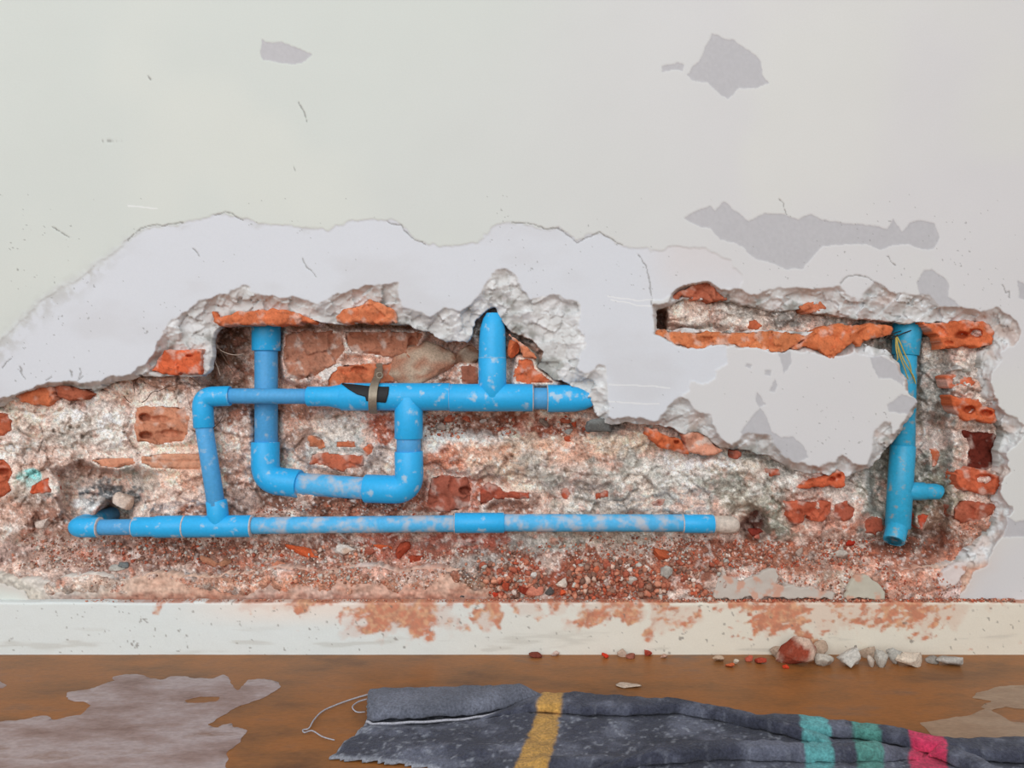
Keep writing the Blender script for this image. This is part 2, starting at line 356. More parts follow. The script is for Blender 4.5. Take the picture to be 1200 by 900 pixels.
# bricks exposed in the broken wall: outline, depth (mm), colour, hollows (x, y, rx, ry, depth mm), options
OR = (206, 98, 52); OR2 = (198, 84, 42); DR = (150, 66, 44); PK = (206, 150, 126); DK = (104, 44, 34)
BRICKS = [
 ([(172,436),(180,430),(194,412),(215,411),(236,410),(237,423),(236,437),(204,438)], 7, (206,82,44), [(222,417,5,2,8)], {}),
 ([(250,367),(255,372),(268,369),(280,365),(310,364),(330,362),(345,367),(360,372),(369,377),(345,380),(300,380),(257,381),(252,376)], 6, (206,104,62), [], dict(rough=3.0)),
 ([(395,372),(402,364),(414,360),(425,357),(432,350),(442,354),(450,357),(460,363),(464,368),(465,378),(430,378),(395,377)], 6, (212,118,76), [], dict(rough=3.0)),
 ([(335,392),(352,388),(385,388),(402,392),(405,410),(394,424),(372,440),(350,446),(336,442),(332,420)], 62, (176,122,100), [], dict(rough=7.0, dust=.3)),
 ([(404,389),(440,388),(475,389),(497,390),(490,402),(482,415),(478,419),(440,416),(412,412),(406,402)], 56, (172,112,88), [(483,402,6,9,9),(418,392,9,5,5)], dict(rough=6.0, dust=.25)),
 ([(384,446),(388,438),(402,428),(425,427),(440,428),(446,438),(444,450),(420,455),(385,455)], 54, (196,100,62), [(420,434,13,5,9)], dict(rough=5.0)),
 ([(444,428),(460,424),(472,425),(466,436),(462,450),(446,450)], 56, (190,104,72), [], dict(rough=4.0)),
 ([(540,428),(560,430),(560,450),(541,450)], 52, (150,84,66), [], {}),
 ([(598,392),(606,398),(614,406),(624,412),(630,420),(622,420),(612,418),(610,404),(600,398)], 14, (204,118,82), [], {}),
 ([(608,421),(624,421),(627,432),(640,442),(652,449),(628,449),(604,448),(605,436)], 22, (200,92,54), [], dict(rough=3.5)),
 ([(160,478),(190,476),(216,478),(221,490),(220,508),(214,518),(190,519),(162,518),(158,500)], 32, (192,128,100), [(170,489,8,5,16),(171,510,8,5,16),(186,491,16,4,6),(200,508,18,5,6)], dict(rough=3.0)),
 ([(166,535),(185,532),(212,531),(236,532),(237,546),(234,550),(205,550),(178,548),(165,542)], 32, (206,150,122), [], dict(rough=2.0, dust=.35, step=1)),
 ([(104,538),(130,536),(156,536),(158,544),(140,549),(118,546)], 27, (204,140,112), [], dict(rough=2.5, dust=.35)),
 ([(0,484),(8,486),(13,494),(14,504),(4,510),(-22,512),(-24,486)], 25, (176,82,54), [], dict(rough=3.0)),
 ([(-20,541),(4,538),(12,545),(15,554),(10,565),(14,575),(4,582),(-22,580)], 26, (176,78,50), [(4,553,9,4,12)], dict(rough=4.0)),
 ([(18,464),(30,459),(46,454),(62,454),(64,466),(58,474),(40,474),(24,471)], 14, (200,102,62), [], dict(rough=4.0)),
 ([(64,453),(84,452),(104,458),(112,462),(100,468),(80,470),(66,464)], 18, (150,72,50), [], dict(rough=4.0)),
 ([(38,570),(46,564),(58,558),(57,568),(60,577),(48,578),(37,577)], 24, (196,74,42), [], {}),
 ([(362,512),(372,511),(380,516),(381,524),(372,525),(362,524)], 50, (204,124,88), [], {}),
 ([(393,517),(408,517),(416,518),(417,524),(405,525),(394,524)], 50, (200,104,68), [], {}),
 ([(427,523),(433,521),(437,525),(436,531),(430,533),(427,529)], 50, (190,92,60), [], {}),
 ([(365,532),(385,531),(408,533),(425,534),(427,545),(420,549),(400,550),(376,545),(364,543)], 52, (184,88,62), [], dict(rough=3.0)),
 ([(757,500),(766,504),(782,512),(794,514),(801,520),(807,532),(792,528),(776,524),(764,514),(758,508)], 15, (200,90,48), [(793,518,4,2.5,10)], dict(rough=4.0)),
 ([(800,510),(810,505),(820,506),(830,512),(838,522),(846,528),(834,533),(815,532),(806,528)], 17, (216,152,128), [], dict(rough=5.0, dust=.35)),
 ([(787,350),(794,342),(812,334),(829,330),(836,336),(846,344),(853,351),(840,352),(820,350),(800,348)], 13, (176,92,68), [], dict(rough=5.0)),
 ([(768,390),(774,386),(784,388),(800,390),(826,389),(858,389),(872,390),(884,388),(910,389),(932,390),(948,396),(930,404),(917,414),(890,408),(868,407),(850,402),(822,406),(806,409),(796,404),(788,402)], 9,
    (202,112,66), [], dict(rough=6.0, tilt=-.35)),
 ([(948,394),(962,384),(984,379),(1010,380),(1034,381),(1048,384),(1044,392),(1030,394),(1012,398),(1008,406),(1000,400),(985,412),(974,418),(962,412),(945,406),(930,408)], 8,
    (204,104,58), [], dict(rough=6.0, tilt=-.3)),
 ([(877,376),(884,375),(892,382),(888,388),(879,386)], 22, (188,88,54), [], dict(rough=4.0)),
 ([(935,360),(948,355),(960,356),(967,361),(955,365),(940,364)], 14, (196,104,68), [], {}),
 ([(1078,378),(1105,378),(1130,376),(1152,377),(1162,383),(1165,398),(1160,405),(1136,405),(1118,408),(1104,408),(1102,400),(1104,394),(1092,388)], 13, (206,94,50),
    [(1128,393,9,5,14),(1143,391,9,6,16),(1112,402,6,3,5)], dict(rough=3.0)),
 ([(1108,442),(1122,440),(1138,442),(1143,448),(1138,454),(1120,454),(1112,452)], 14, (196,88,54), [], {}),
 ([(1115,465),(1130,467),(1146,468),(1152,477),(1166,480),(1168,492),(1164,497),(1150,494),(1136,493),(1126,492),(1118,480)], 12, (204,88,46),
    [(1136,480,8,5,13),(1156,484,8,4,12)], dict(rough=3.0)),
 ([(1129,506),(1150,506),(1171,511),(1168,530),(1162,548),(1155,552),(1140,551),(1134,545),(1136,526)], 32, DK, [], dict(rough=4.0)),
 ([(1120,562),(1126,551),(1142,549),(1158,552),(1170,560),(1172,570),(1166,579),(1150,578),(1134,574),(1123,569)], 14, (182,74,44), [(1154,561,12,6,9)], dict(rough=2.0)),
 ([(1118,596),(1124,586),(1140,588),(1160,590),(1168,594),(1160,604),(1140,612),(1124,612),(1117,606)], 22, (152,68,48), [], dict(rough=5.0)),
 ([(1091,527),(1097,525),(1101,534),(1098,546),(1092,549)], 44, (192,90,54), [], {}),
 ([(1075,604),(1082,602),(1088,604),(1084,614),(1080,620),(1075,612)], 46, (190,60,36), [], {}),
 ([(1013,610),(1022,604),(1032,608),(1033,620),(1026,626),(1016,624)], 52, (140,58,42), [], {}),
 ([(931,571),(948,565),(964,560),(980,551),(988,553),(991,570),(970,571),(940,572)], 14, (198,82,48), [(975,561,4,3,9),(983,558,3,3,9)], dict(rough=3.0)),
 ([(918,587),(940,588),(965,588),(975,588),(972,604),(966,612),(952,611),(944,603),(940,612),(932,613),(924,602)], 17, (172,72,48), [], dict(rough=4.0)),
 ([(901,550),(913,550),(913,556),(904,557)], 16, (176,74,48), [], {}),
 ([(978,590),(992,588),(1002,596),(1000,606),(985,610),(976,602)], 24, (160,70,52), [], dict(rough=5.0)),
 ([(657,574),(664,571),(669,578),(664,586),(658,584)], 47, (186,72,46), [], {}),
 ([(697,578),(706,576),(712,573),(713,582),(703,585),(698,583)], 47, (184,70,44), [], {}),
 ([(765,590),(772,586),(779,585),(775,590),(768,594)], 40, (150,60,42), [], {}),
 ([(562,572),(572,565),(582,568),(592,577),(606,577),(620,578),(620,584),(604,585),(590,583),(578,583),(570,590),(562,592)], 46, (150,58,42), [], dict(rough=5.0)),
 ([(505,560),(520,556),(545,560),(552,572),(550,590),(538,598),(515,600),(500,592)], 48, (146,70,56), [(545,575,8,5,14)], dict(rough=6.0, dust=.15)),
 ([(860,529),(864,528),(869,530),(868,536),(861,537)], 12, (150,72,58), [], {}),
]
IN_BAND = [b for b in BRICKS if b[1] < 19]

# ------------------------------------------------------------------ the broken plaster and the core behind it, as depth fields
BROWN_DUST = None
def plaster_fields(U, V):
    w1 = fbm(U, V, 26, 3, 1) * 3.0 + fbm(U, V, 7, 3, 2) * 1.7
    near = (V > 225) & (U > -170) & (U < 1400)
    do = np.full(U.shape, 60.0, np.float32); di = do.copy()
    do[near] = sdf(OUTER, U[near], V[near]); di[near] = sdf(HOLE, U[near], V[near])
    do = do + w1; di = di + w1 * 0.9
    for b in IN_BAND:
        di = np.minimum(di, sdf(b[0], U, V, 20.0) + w1 * 0.35 + 0.8)
    return do, di, w1

def band_depth(U, V, do, di, w1):
    t = np.clip(-do, 0, 80) / (np.clip(-do, 0, 80) + np.clip(di, 0, 80) + 1.5)
    t = np.where(do < 0, t, 0)
    f1, f2, cid = worley(U + w1 * 2, V + w1, 19, 3)
    g1, g2, gid = worley(U - w1, V + w1 * 2, 6, 6)
    body = (1 - (1 - t) ** 2.0) * 15.0
    k = np.clip(-do / 5.0, 0, 1)
    wx = fbm(U, V, 10, 3, 19) * 4
    rock = 2.4 + facets(U + wx, (V - wx) * 1.3, 24, 3) * 4.2 + facets(U - wx, V + wx, 10, 6) * 1.7 + fbm(U, V, 5, 3, 9) * 0.6
    low = sstep(655, 672, V)
    bd = body + k * (rock - 1.0) * (1 - 0.85 * low)
    # the strip under the hole: a dusty, gently sloping face
    bd = bd * (1 - low) + low * (body * 0.7 + fbm(U, V * 3, 40, 4, 4) * 1.6 * k + fbm(U, V * 1.5, 8, 3, 5) * 0.9 * k + fbm(U, V, 3, 2, 8) * 0.6 * k)
    return np.maximum(bd, 0.0) * np.clip(-do / 1.5, 0, 1), t, f1, cid

def ell(U, V, cx, cy, hx, hy, f, w=0.0):
    dx = np.abs(U - cx) / hx; dy = np.abs(V - cy) / hy
    r = (dx ** 2.6 + dy ** 2.6) ** (1 / 2.6)
    d = (r - 1) * min(hx, hy) + w
    return sstep(f * 0.5, -f * 0.5, d)

HOLLOWS = [ # x, y, half-width, half-height, depth mm, feather mm
 (100,525,150,85,30,40),(30,620,80,26,32,24),(200,560,70,60,34,20),
 (116,578,47,33,74,8),(112,590,34,20,54,9),(132,603,20,13,126,8),(176,563,6,8,60,6),(110,556,34,7,74,7),
 (405,428,160,50,80,16),(272,420,28,46,92,12),(512,420,40,32,74,12),(440,440,110,22,66,14),(318,480,26,90,76,20),
 (270,430,8,50,88,8),(400,525,66,44,57,14),(272,530,26,50,48,20),(345,490,14,50,66,12),
 (595,503,112,16,66,14),(630,560,132,46,45,24),(560,536,70,26,36,20),(690,540,60,30,34,20),(740,560,40,40,38,20),
 (590,582,90,18,54,12),(520,585,40,22,58,12),
 (830,570,100,36,28,18),(850,545,60,8,22,6),(950,590,70,40,26,18),(882,614,16,18,74,9),(865,600,16,10,40,8),
 (1064,520,46,140,74,12),(1048,440,18,64,66,8),(1092,430,18,66,52,12),(1095,560,24,60,56,14),(1144,500,36,130,20,26),(1064,640,50,22,76,16),(1150,528,14,22,36,10),(1150,630,40,40,24,16),
 (930,368,150,14,36,10),(830,366,50,18,30,10),(1040,372,60,8,40,8),(773,374,6,13,115,5),(1060,385,26,12,70,8),
 (400,640,420,16,50,16),(560,690,20,18,26,16),(660,650,500,10,42,14),
 (578,385,24,28,44,10),
]
def core_depth(U, V, want_parts=False):
    w = fbm(U, V, 40, 4, 11) * 9.0
    D = np.full(U.shape, 42.0)
    for (cx, cy, hx, hy, d, f) in HOLLOWS:
        k = ell(U, V, cx, cy, hx, hy, f, w * 0.7)
        D = D + (d - D) * k
    # heap of debris that slopes forward to the foot of the wall
    foot = 655 + 16 * sstep(600, 300, U)
    s = sstep(foot - 34, foot + 34, V + w * 0.6)
    D = D + (4.0 - D) * s
    f1, f2, cid = worley(U + w, V - w, 26, 2)
    g1, g2, gid = worley(U - w, V + w, 9, 7)
    grav = sstep(618, 640, V + w * 0.5)
    D = D + (1 - 0.7 * s) * (fbm(U, V, 55, 4, 12) * 7.0 + facets(U + w, V - w, 30, 2) * 4.5 * (1 - grav) + facets(U - w, V + w, 12, 4) * 2.0 * (1 - grav) + fbm(U, V, 14, 4, 14) * 2.6)
    D = D + (g1 * 3.2 + gid * 1.8) * (0.35 + 0.75 * grav) + fbm(U, V, 4.5, 3, 15) * 1.1
    k1, k2, kid = worley(U + w * 2.2 + fbm(U, V, 16, 3, 17) * 8, V * 1.5 + w * 1.6, 40, 12)
    D = D + (4.5 * sstep(0.14, 0.0, k2 - k1) + kid * 4.5) * (1 - grav)
    D = D + fbm(U, V * 1.6, 24, 4, 18) * 4.0 * (1 - grav)
    p1, p2, pid = worley(U, V, 11, 8)                       # pits
    D = D + 4.5 * sstep(0.30, 0.12, p1) * (pid > 0.25)
    for b in BRICKS:                                        # seats of the bricks that stay in the wall
        if b[1] >= 19:
            d = sdf(b[0], U, V, 16.0)
            D = D + (b[1] + 1.5 - D) * sstep(9, 1, d)
            D = np.where(d < -1.0, np.maximum(D, b[1] + (24 if b[3] else 9)), D)
    return (D, s, w, cid, gid) if want_parts else D

def core_full(U, V):
    """depth of the visible core surface in mm, kept behind the plaster outside the hole"""
    D, s, w, cid, gid = core_depth(U, V, True)
    do, di, w1 = plaster_fields(U, V)
    bd, t, f1, pid = band_depth(U, V, do, di, w1)
    cover = bd + 5.0
    heap = sstep(430, 720, U + fbm(U, V, 50, 3, 23) * 90) * sstep(1150, 1110, U)         # right of the middle the debris lies in front of the plaster edge
    heap = np.clip(np.maximum(heap, sstep(-30, 60, U) * sstep(694, 676, V + fbm(U, V, 30, 4, 24) * 13) * sstep(1150, 1110, U)), 0, 1)
    heap_d = np.minimum(bd, D) - 3.0 - 3.0 * fbm(U, V, 24, 3, 21) + gid * 1.2
    bottom = sstep(655, 668, V)
    cover = cover + (heap_d - cover) * bottom * heap
    k = sstep(1.0, 9.0, di)
    k_top = np.where(V > 640, sstep(-6, 6, di), k)
    D = np.where(V > 640, D + (cover - D) * k_top, D + (np.minimum(D, cover) - D) * sstep(8, 26, di) )
    D = np.where((V <= 640), np.maximum(D, np.where(di > -2, bd + 4.0, 0)), D)
    return D, s, w, cid, gid, di

# patches of colour of the core: x, y, half-width, half-height, colour, strength
C_PINK=(228,206,194); C_WHITE=(240,230,222); C_GREY=(186,184,176); C_DGREY=(128,128,126); C_SOIL=(146,98,80); C_RED=(180,108,86); C_ORANGE=(214,128,92)
C_DARK=(112,82,70); C_PALEOR=(226,180,156); C_TEAL=(120,210,210); C_BROWN=(166,128,110)
BLOTCH = [
 (100,520,160,80,C_PINK,1),(110,500,60,30,C_WHITE,.8),(70,510,40,18,C_GREY,.6),(20,520,30,18,C_WHITE,.8),(28,500,16,14,C_GREY,.7),(60,545,40,18,C_BROWN,.5),(84,520,16,12,C_GREY,.6),
 (40,560,16,10,C_TEAL,.8),(34,580,30,14,C_GREY,.6),(30,600,40,16,C_BROWN,.6),(20,628,40,14,C_WHITE,.5),(60,610,30,14,C_SOIL,.7),
 (200,450,50,14,C_BROWN,.8),(180,465,40,8,C_GREY,.5),(215,560,50,60,C_PALEOR,.7),(210,590,60,24,C_PINK,.7),(240,600,40,10,C_SOIL,.6),(276,560,14,40,C_BROWN,.6),(120,552,50,10,C_BROWN,.8),
 (170,560,24,16,C_GREY,.7),(150,550,14,8,(170,190,184),.6),(118,584,46,24,(128,130,130),1),(94,590,18,8,(220,218,214),1),(116,582,30,3,(212,212,210),.8),(128,590,22,3,(206,206,204),.8),(104,578,24,3,(86,90,94),.8),(134,580,16,5,(92,98,102),.8),(140,590,12,12,C_PINK,1),(126,572,26,6,(88,90,92),.8),
 (272,425,34,50,(128,100,84),1),(340,440,60,60,(186,132,112),.8),(450,430,110,50,(186,140,120),.8),(355,440,22,24,C_WHITE,.4),(385,430,18,16,C_WHITE,.9),(410,408,26,8,C_WHITE,.6),
 (480,385,70,6,C_GREY,.9),(400,383,70,5,(160,146,136),.8),
 (400,500,40,20,(206,200,194),1),(392,520,50,22,(176,176,170),1),(440,540,24,26,C_DGREY,.7),(446,500,20,24,(176,96,70),.9),(350,500,18,34,C_BROWN,.8),(400,555,60,10,C_BROWN,.6),(342,470,20,30,(178,128,106),.7),
 (590,503,110,18,C_SOIL,1),(630,510,40,20,(160,92,72),.7),(550,515,60,16,C_WHITE,.8),(520,540,40,24,(206,120,84),.75),(500,520,24,16,C_WHITE,.8),(600,540,70,30,(208,186,166),.9),(560,530,40,16,C_PALEOR,.8),
 (680,530,50,22,C_PALEOR,.7),(630,550,24,18,C_GREY,.7),(740,520,50,20,(208,190,170),.9),(680,560,50,22,C_GREY,.5),(760,560,60,36,C_GREY,.95),(700,590,70,14,(178,170,158),.9),(730,590,60,16,C_GREY,.8),
 (520,580,60,26,C_RED,.9),(600,590,40,12,C_SOIL,.8),(300,600,80,18,C_SOIL,.9),(420,594,90,14,C_SOIL,.9),(290,580,24,16,C_DARK,.9),(350,590,30,10,C_DARK,.6),
 (840,560,70,24,(206,204,198),.9),(850,540,80,12,C_WHITE,.8),(890,580,50,40,(170,170,158),.8),(910,610,30,30,(158,160,146),.9),(860,595,30,14,(186,180,166),.8),(882,614,16,18,(112,60,50),.9),
 (940,579,60,8,(190,188,180),.9),(940,560,40,16,(206,200,194),.6),(970,600,50,30,(186,120,96),.5),(1000,570,30,30,(186,182,176),.8),
 (1064,520,60,150,(158,156,146),1),(1095,440,26,60,(186,184,178),.8),(1090,510,34,16,(214,196,188),.8),(1090,490,12,10,C_DGREY,.5),(1100,590,40,30,(140,136,118),.8),(1110,620,40,24,C_BROWN,.7),
 (1064,640,60,16,C_DARK,.6),(1150,440,40,60,(186,182,176),.7),(1160,620,30,40,(176,120,98),.6),(1150,450,20,8,C_PALEOR,.5),
 (930,368,160,14,(168,160,152),1),(830,372,50,18,(196,188,180),.9),(920,374,20,8,C_DGREY,.6),(810,364,30,8,(206,190,180),.7),(1020,372,60,6,C_GREY,.8),(776,376,6,14,(120,60,40),.8),
 (600,392,24,24,C_DGREY,.8),(575,385,24,24,(122,120,116),.9),(720,500,24,10,C_DGREY,.9),
]
LOWER = [
 (300,650,330,22,(150,104,88),1),(100,650,120,20,(182,150,138),.8),(30,640,40,16,(206,180,170),.7),(400,665,140,26,(196,146,128),.8),(320,690,330,14,(206,150,124),.9),(140,690,130,12,(206,190,176),.7),
 (480,640,80,14,(176,100,82),.7),(560,630,60,8,(170,92,74),.8),(640,632,40,14,(186,184,176),.8),(720,630,70,12,(176,164,148),.7),(560,660,40,10,(196,186,178),.7),(545,680,30,16,(92,74,66),.8),(560,690,30,10,(196,162,136),.6),
 (700,680,110,26,(160,92,72),1),(860,650,130,20,(148,94,76),1),(800,670,120,24,(170,106,84),.9),(940,660,90,20,(186,128,104),.6),(900,690,70,10,(206,190,178),.8),(1000,680,40,14,(178,168,150),.6),(880,680,30,7,(200,206,202),.7),
 (960,655,24,8,C_GREY,.4),(1080,680,90,26,(212,162,142),.9),(1100,650,70,18,(182,122,100),.8),(1050,645,60,10,(132,76,58),.8),(1120,690,20,16,(206,182,176),.8),
]
def core_color(U, V, D, s, w, cid, gid):
    c = np.broadcast_to(lin((210, 182, 168)), U.shape + (3,)).copy()
    wn = fbm(U, V, 22, 4, 31) * 0.55 + fbm(U, V, 6, 3, 32) * 0.35
    for (cx, cy, hx, hy, col, a) in BLOTCH + LOWER:
        m = (np.abs(U - cx) < hx * 2.2) & (np.abs(V - cy) < hy * 2.2)
        if not m.any():
            continue
        r = np.sqrt(((U[m] - cx) / hx) ** 2 + ((V[m] - cy) / hy) ** 2) + wn[m]
        c[m] = mix(c[m], lin(col), sstep(1.15, 0.7, r) * a)
    # scattered mortar, brick dust and grit; darker colour along the cracks between chunks
    k1, k2, kid = worley(U + w * 2.2 + fbm(U, V, 16, 3, 17) * 8, V * 1.5 + w * 1.6, 40, 12)
    up = sstep(640, 610, V)
    c = c * (1 + (kid * 0.16 * up))[..., None]
    c = mix(c, lin((232, 208, 194)), sstep(0.2, 0.6, kid + fbm(U, V, 10, 3, 49) * .4) * 0.35 * up)
    c = mix(c, lin((120, 94, 82)), sstep(0.09, 0.0, k2 - k1) * 0.28 * up)
    n1 = fbm(U, V, 9, 4, 35); n2 = fbm(U, V, 12, 4, 38); n3 = fbm(U, V, 4, 3, 41)
    c = mix(c, lin(C_WHITE), sstep(0.35, 0.75, n1) * 0.45)
    c = mix(c, lin((204, 122, 92)), sstep(0.42, 0.75, n2) * 0.5 * (0.4 + 0.6 * sstep(560, 640, V)))
    c = mix(c, lin((120, 88, 74)), sstep(0.40, 0.8, -n1) * 0.4)
    grav = sstep(618, 640, V + w * 0.5)
    c = c * (1 - 0.36 * sstep(0.45, 0.8, fbm(U, V, 2.9, 2, 44)) - 0.14 * sstep(0.3, 0.8, fbm(U, V, 7, 4, 46)))[..., None]
    c = mix(c, lin((244, 236, 230)), sstep(0.5, 0.85, fbm(U, V, 3.3, 2, 48)) * 0.5)
    c = c * (1 + (gid * 0.28 * (0.4 + 0.6 * grav) + cid * 0.06 + n3 * 0.12))[..., None]
    c = c * (1.0 + 0.24 * sstep(650, 610, V) + 0.08)[..., None]
    return np.clip(c, 0.01, 0.92)

# ------------------------------------------------------------------ the wall
u = np.arange(-150.0, 1352.0, 1.35); v = np.arange(316.0, 712.0, 1.3)
U, V = np.meshgrid(u, v)
CD, Cs, Cw, Ccid, Cgid, Cdi = core_full(U, V)
sdc = np.where(V > 640, -9.0, Cdi - 42.0)
sdc = np.maximum(sdc, np.maximum(V - 706.0, -150 - U))
me = grid_patch('wall_back', U, V, CD * MM, sdc, core_color(U, V, CD, Cs, Cw, Ccid, Cgid), skirt=0.0, snap=False)
wall = link('wall_back', me, M_RUBBLE)
wall['kind'] = 'structure'

def core_at(pu, pv):
    a = np.array([[pu]], np.float64); b = np.array([[pv]], np.float64)
    iu = int(np.clip(round((pu - u[0]) / 1.35), 0, len(u) - 1)); iv = int(np.clip(round((pv - v[0]) / 1.3), 0, len(v) - 1))
    return float(CD[iv, iu])

u2 = np.concatenate([[-2200, -1100, -500, -220], np.arange(-150, 1350, 1.15), [1420, 1700, 2400, 3400]])
v2 = np.concatenate([[-2600, -1300, -600, -250], np.arange(-120, 28, 6.0), np.arange(30, 146, 1.25), np.arange(147, 226, 2.6), np.arange(227, 713, 1.15), [740, 764]])
U, V = np.meshgrid(u2, v2)
do, di, w1 = plaster_fields(U, V)
bd, t, f1, cid = band_depth(U, V, do, di, w1)
wf = fbm(U, V, 9, 4, 52) * 2.0
cream = mix(np.broadcast_to(lin((207, 213, 208)), U.shape + (3,)), lin((212, 212, 213)), sstep(350, 1000, U + fbm(U, V, 300, 2, 50) * 160))
cream = mix(cream, lin((217, 220, 212)), sstep(0.0, 0.7, fbm(U, V, 220, 3, 51)) * 0.4)
sk = np.full(U.shape, 60.0, np.float32)
m = V > 225
sk[m] = sdf(SKIM, U[m], V[m])
soft = sstep(260, 40, U)                                     # on the left the skim coat fades out under grey smears
skw = sk + wf * 1.3 + fbm(U, V, 40, 3, 54) * 3.0
k_sk = sstep(1.2 + 10 * soft, -1.2 - 10 * soft, skw)
pdepth = 0.9 * sstep(1.5, -1.5, skw)
skimc = mix(np.broadcast_to(lin((212, 216, 222)), U.shape + (3,)), lin((204, 206, 210)), sstep(0.0, 0.8, fbm(U, V * 2.0, 90, 4, 55)) * 0.6)
skimc = mix(skimc, lin((214, 208, 206)), sstep(740, 800, U) * sstep(380, 300, V) * 0.6)
pc = mix(cream, skimc, k_sk)
edge_smear = np.exp(-(np.abs(skw + 6) / 12.0) ** 2) * sstep(190, 60, U) + np.exp(-(np.abs(skw + 3) / 5.0) ** 2) * sstep(-0.1, 0.5, fbm(U, V, 30, 3, 57)) * sstep(600, 300, U) * 0.8
pc = mix(pc, lin((182, 182, 178)), np.clip(edge_smear, 0, 1) * sstep(-0.5, 0.5, fbm(U, V, 8, 4, 58)) * 0.6)
for p in PEEL:
    d = sdf(p, U, V, 20.0) + wf * 0.55 + fbm(U, V, 3.5, 2, 60) * 0.5
    k = sstep(0.6, -0.6, d)
    pc = mix(pc, lin((188, 188, 191)) * (1 + 0.03 * fbm(U, V, 3, 2, 61))[..., None], k)
    pdepth = np.maximum(pdepth, 0.55 * sstep(0.9, -0.9, d))
for cr in CRACKS:
    d = line_dist(cr, U + fbm(U, V, 7, 3, 62) * 1.6, V + fbm(U, V, 7, 3, 66) * 1.6)
    k = sstep(1.0, 0.25, d)
    pdepth = pdepth + 0.9 * k
    pc = mix(pc, lin((128, 126, 122)), k * 0.7)
for cr in [[(712,348),(740,351),(766,352)],[(716,352),(742,356),(764,360)],[(714,450),(745,451),(785,454)],[(150,242),(166,243),(184,245)],[(712,471),(750,472),(772,474)]]:
    d = line_dist(cr, U, V + fbm(U, V, 20, 2, 68) * 1.2)
    pc = mix(pc, lin((232, 234, 234)), sstep(1.1, 0.3, d) * 0.8)
# small scuffs and pin holes
n = fbm(U, V, 3.0, 2, 70); big = fbm(U, V, 60, 3, 71)
k = sstep(1.16, 1.26, n + 0.22 * big) * (V > 227)
pc = mix(pc, lin((120, 118, 114)), k * 0.6)
# the broken edge: bare cement render, white skim and grey
g = fbm(U, V, 16, 4, 75); grit = fbm(U, V, 3.2, 3, 86)
broken = mix(np.broadcast_to(lin((218, 215, 212)), U.shape + (3,)), lin((172, 170, 164)), sstep(0.0, 0.8, g + t * 0.9 - 0.6))
broken = mix(broken, lin((234, 232, 231)), sstep(-0.05, 0.45, fbm(U, V, 12, 4, 76) - t * 0.5 + 0.15) * 0.85)
broken = mix(broken, lin((206, 176, 160)), sstep(0.15, 0.7, fbm(U, V, 22, 4, 79)) * sstep(760, 840, U) * 0.55)
broken = mix(broken, lin((138, 138, 133)), sstep(0.7, 1.0, t) * sstep(-0.2, 0.4, g) * 0.6)
broken = broken * (1 + cid * 0.07)[..., None] * np.array([0.93, 0.965, 0.985])
low = sstep(652, 668, V)
dust = mix(np.broadcast_to(lin((206, 172, 152)), U.shape + (3,)), lin((204, 196, 184)), sstep(200, 40, U))
dust = mix(dust, lin((196, 122, 92)), sstep(-0.1, 0.8, fbm(U, V * 2.5, 46, 4, 80)) * 0.8 * sstep(120, 320, U))
dust = mix(dust, lin((212, 204, 196)), sstep(0.15, 0.6, fbm(U, V * 2, 60, 3, 83)) * 0.7)
dust = mix(dust, lin((204, 160, 142)), sstep(240, 330, U) * sstep(570, 480, U) * 0.6)
dust = mix(dust, lin((150, 84, 62)), sstep(692, 703, V + fbm(U, V, 9, 3, 88) * 5) * 0.7 * sstep(20, 120, U))
dust = dust * (1 + 0.34 * grit)[..., None]
broken = mix(broken, dust, low)
kb = sstep(0.8, -0.8, do + 0.3)
pc = mix(pc, broken, kb)
pc = mix(pc, lin((212, 196, 186)), np.clip(np.exp(-np.clip(do, 0, 60) / 10.0), 0, 1) * (1 - kb) * sstep(600, 690, V) * 0.55)
Y = (pdepth * (1 - kb) + bd + 0.9 * kb + fbm(U, V, 120, 3, 90) * 0.5 * (V > -200)) * MM
me = grid_patch('plaster_coat', U, V, Y, -di, np.clip(pc, 0, 1), skirt=0.012, cell=1.15)
plaster = link('plaster_coat', me, M_PLASTER, wall)
plaster['label'] = 'pale painted plaster with peeled grey patches and a ragged broken edge'

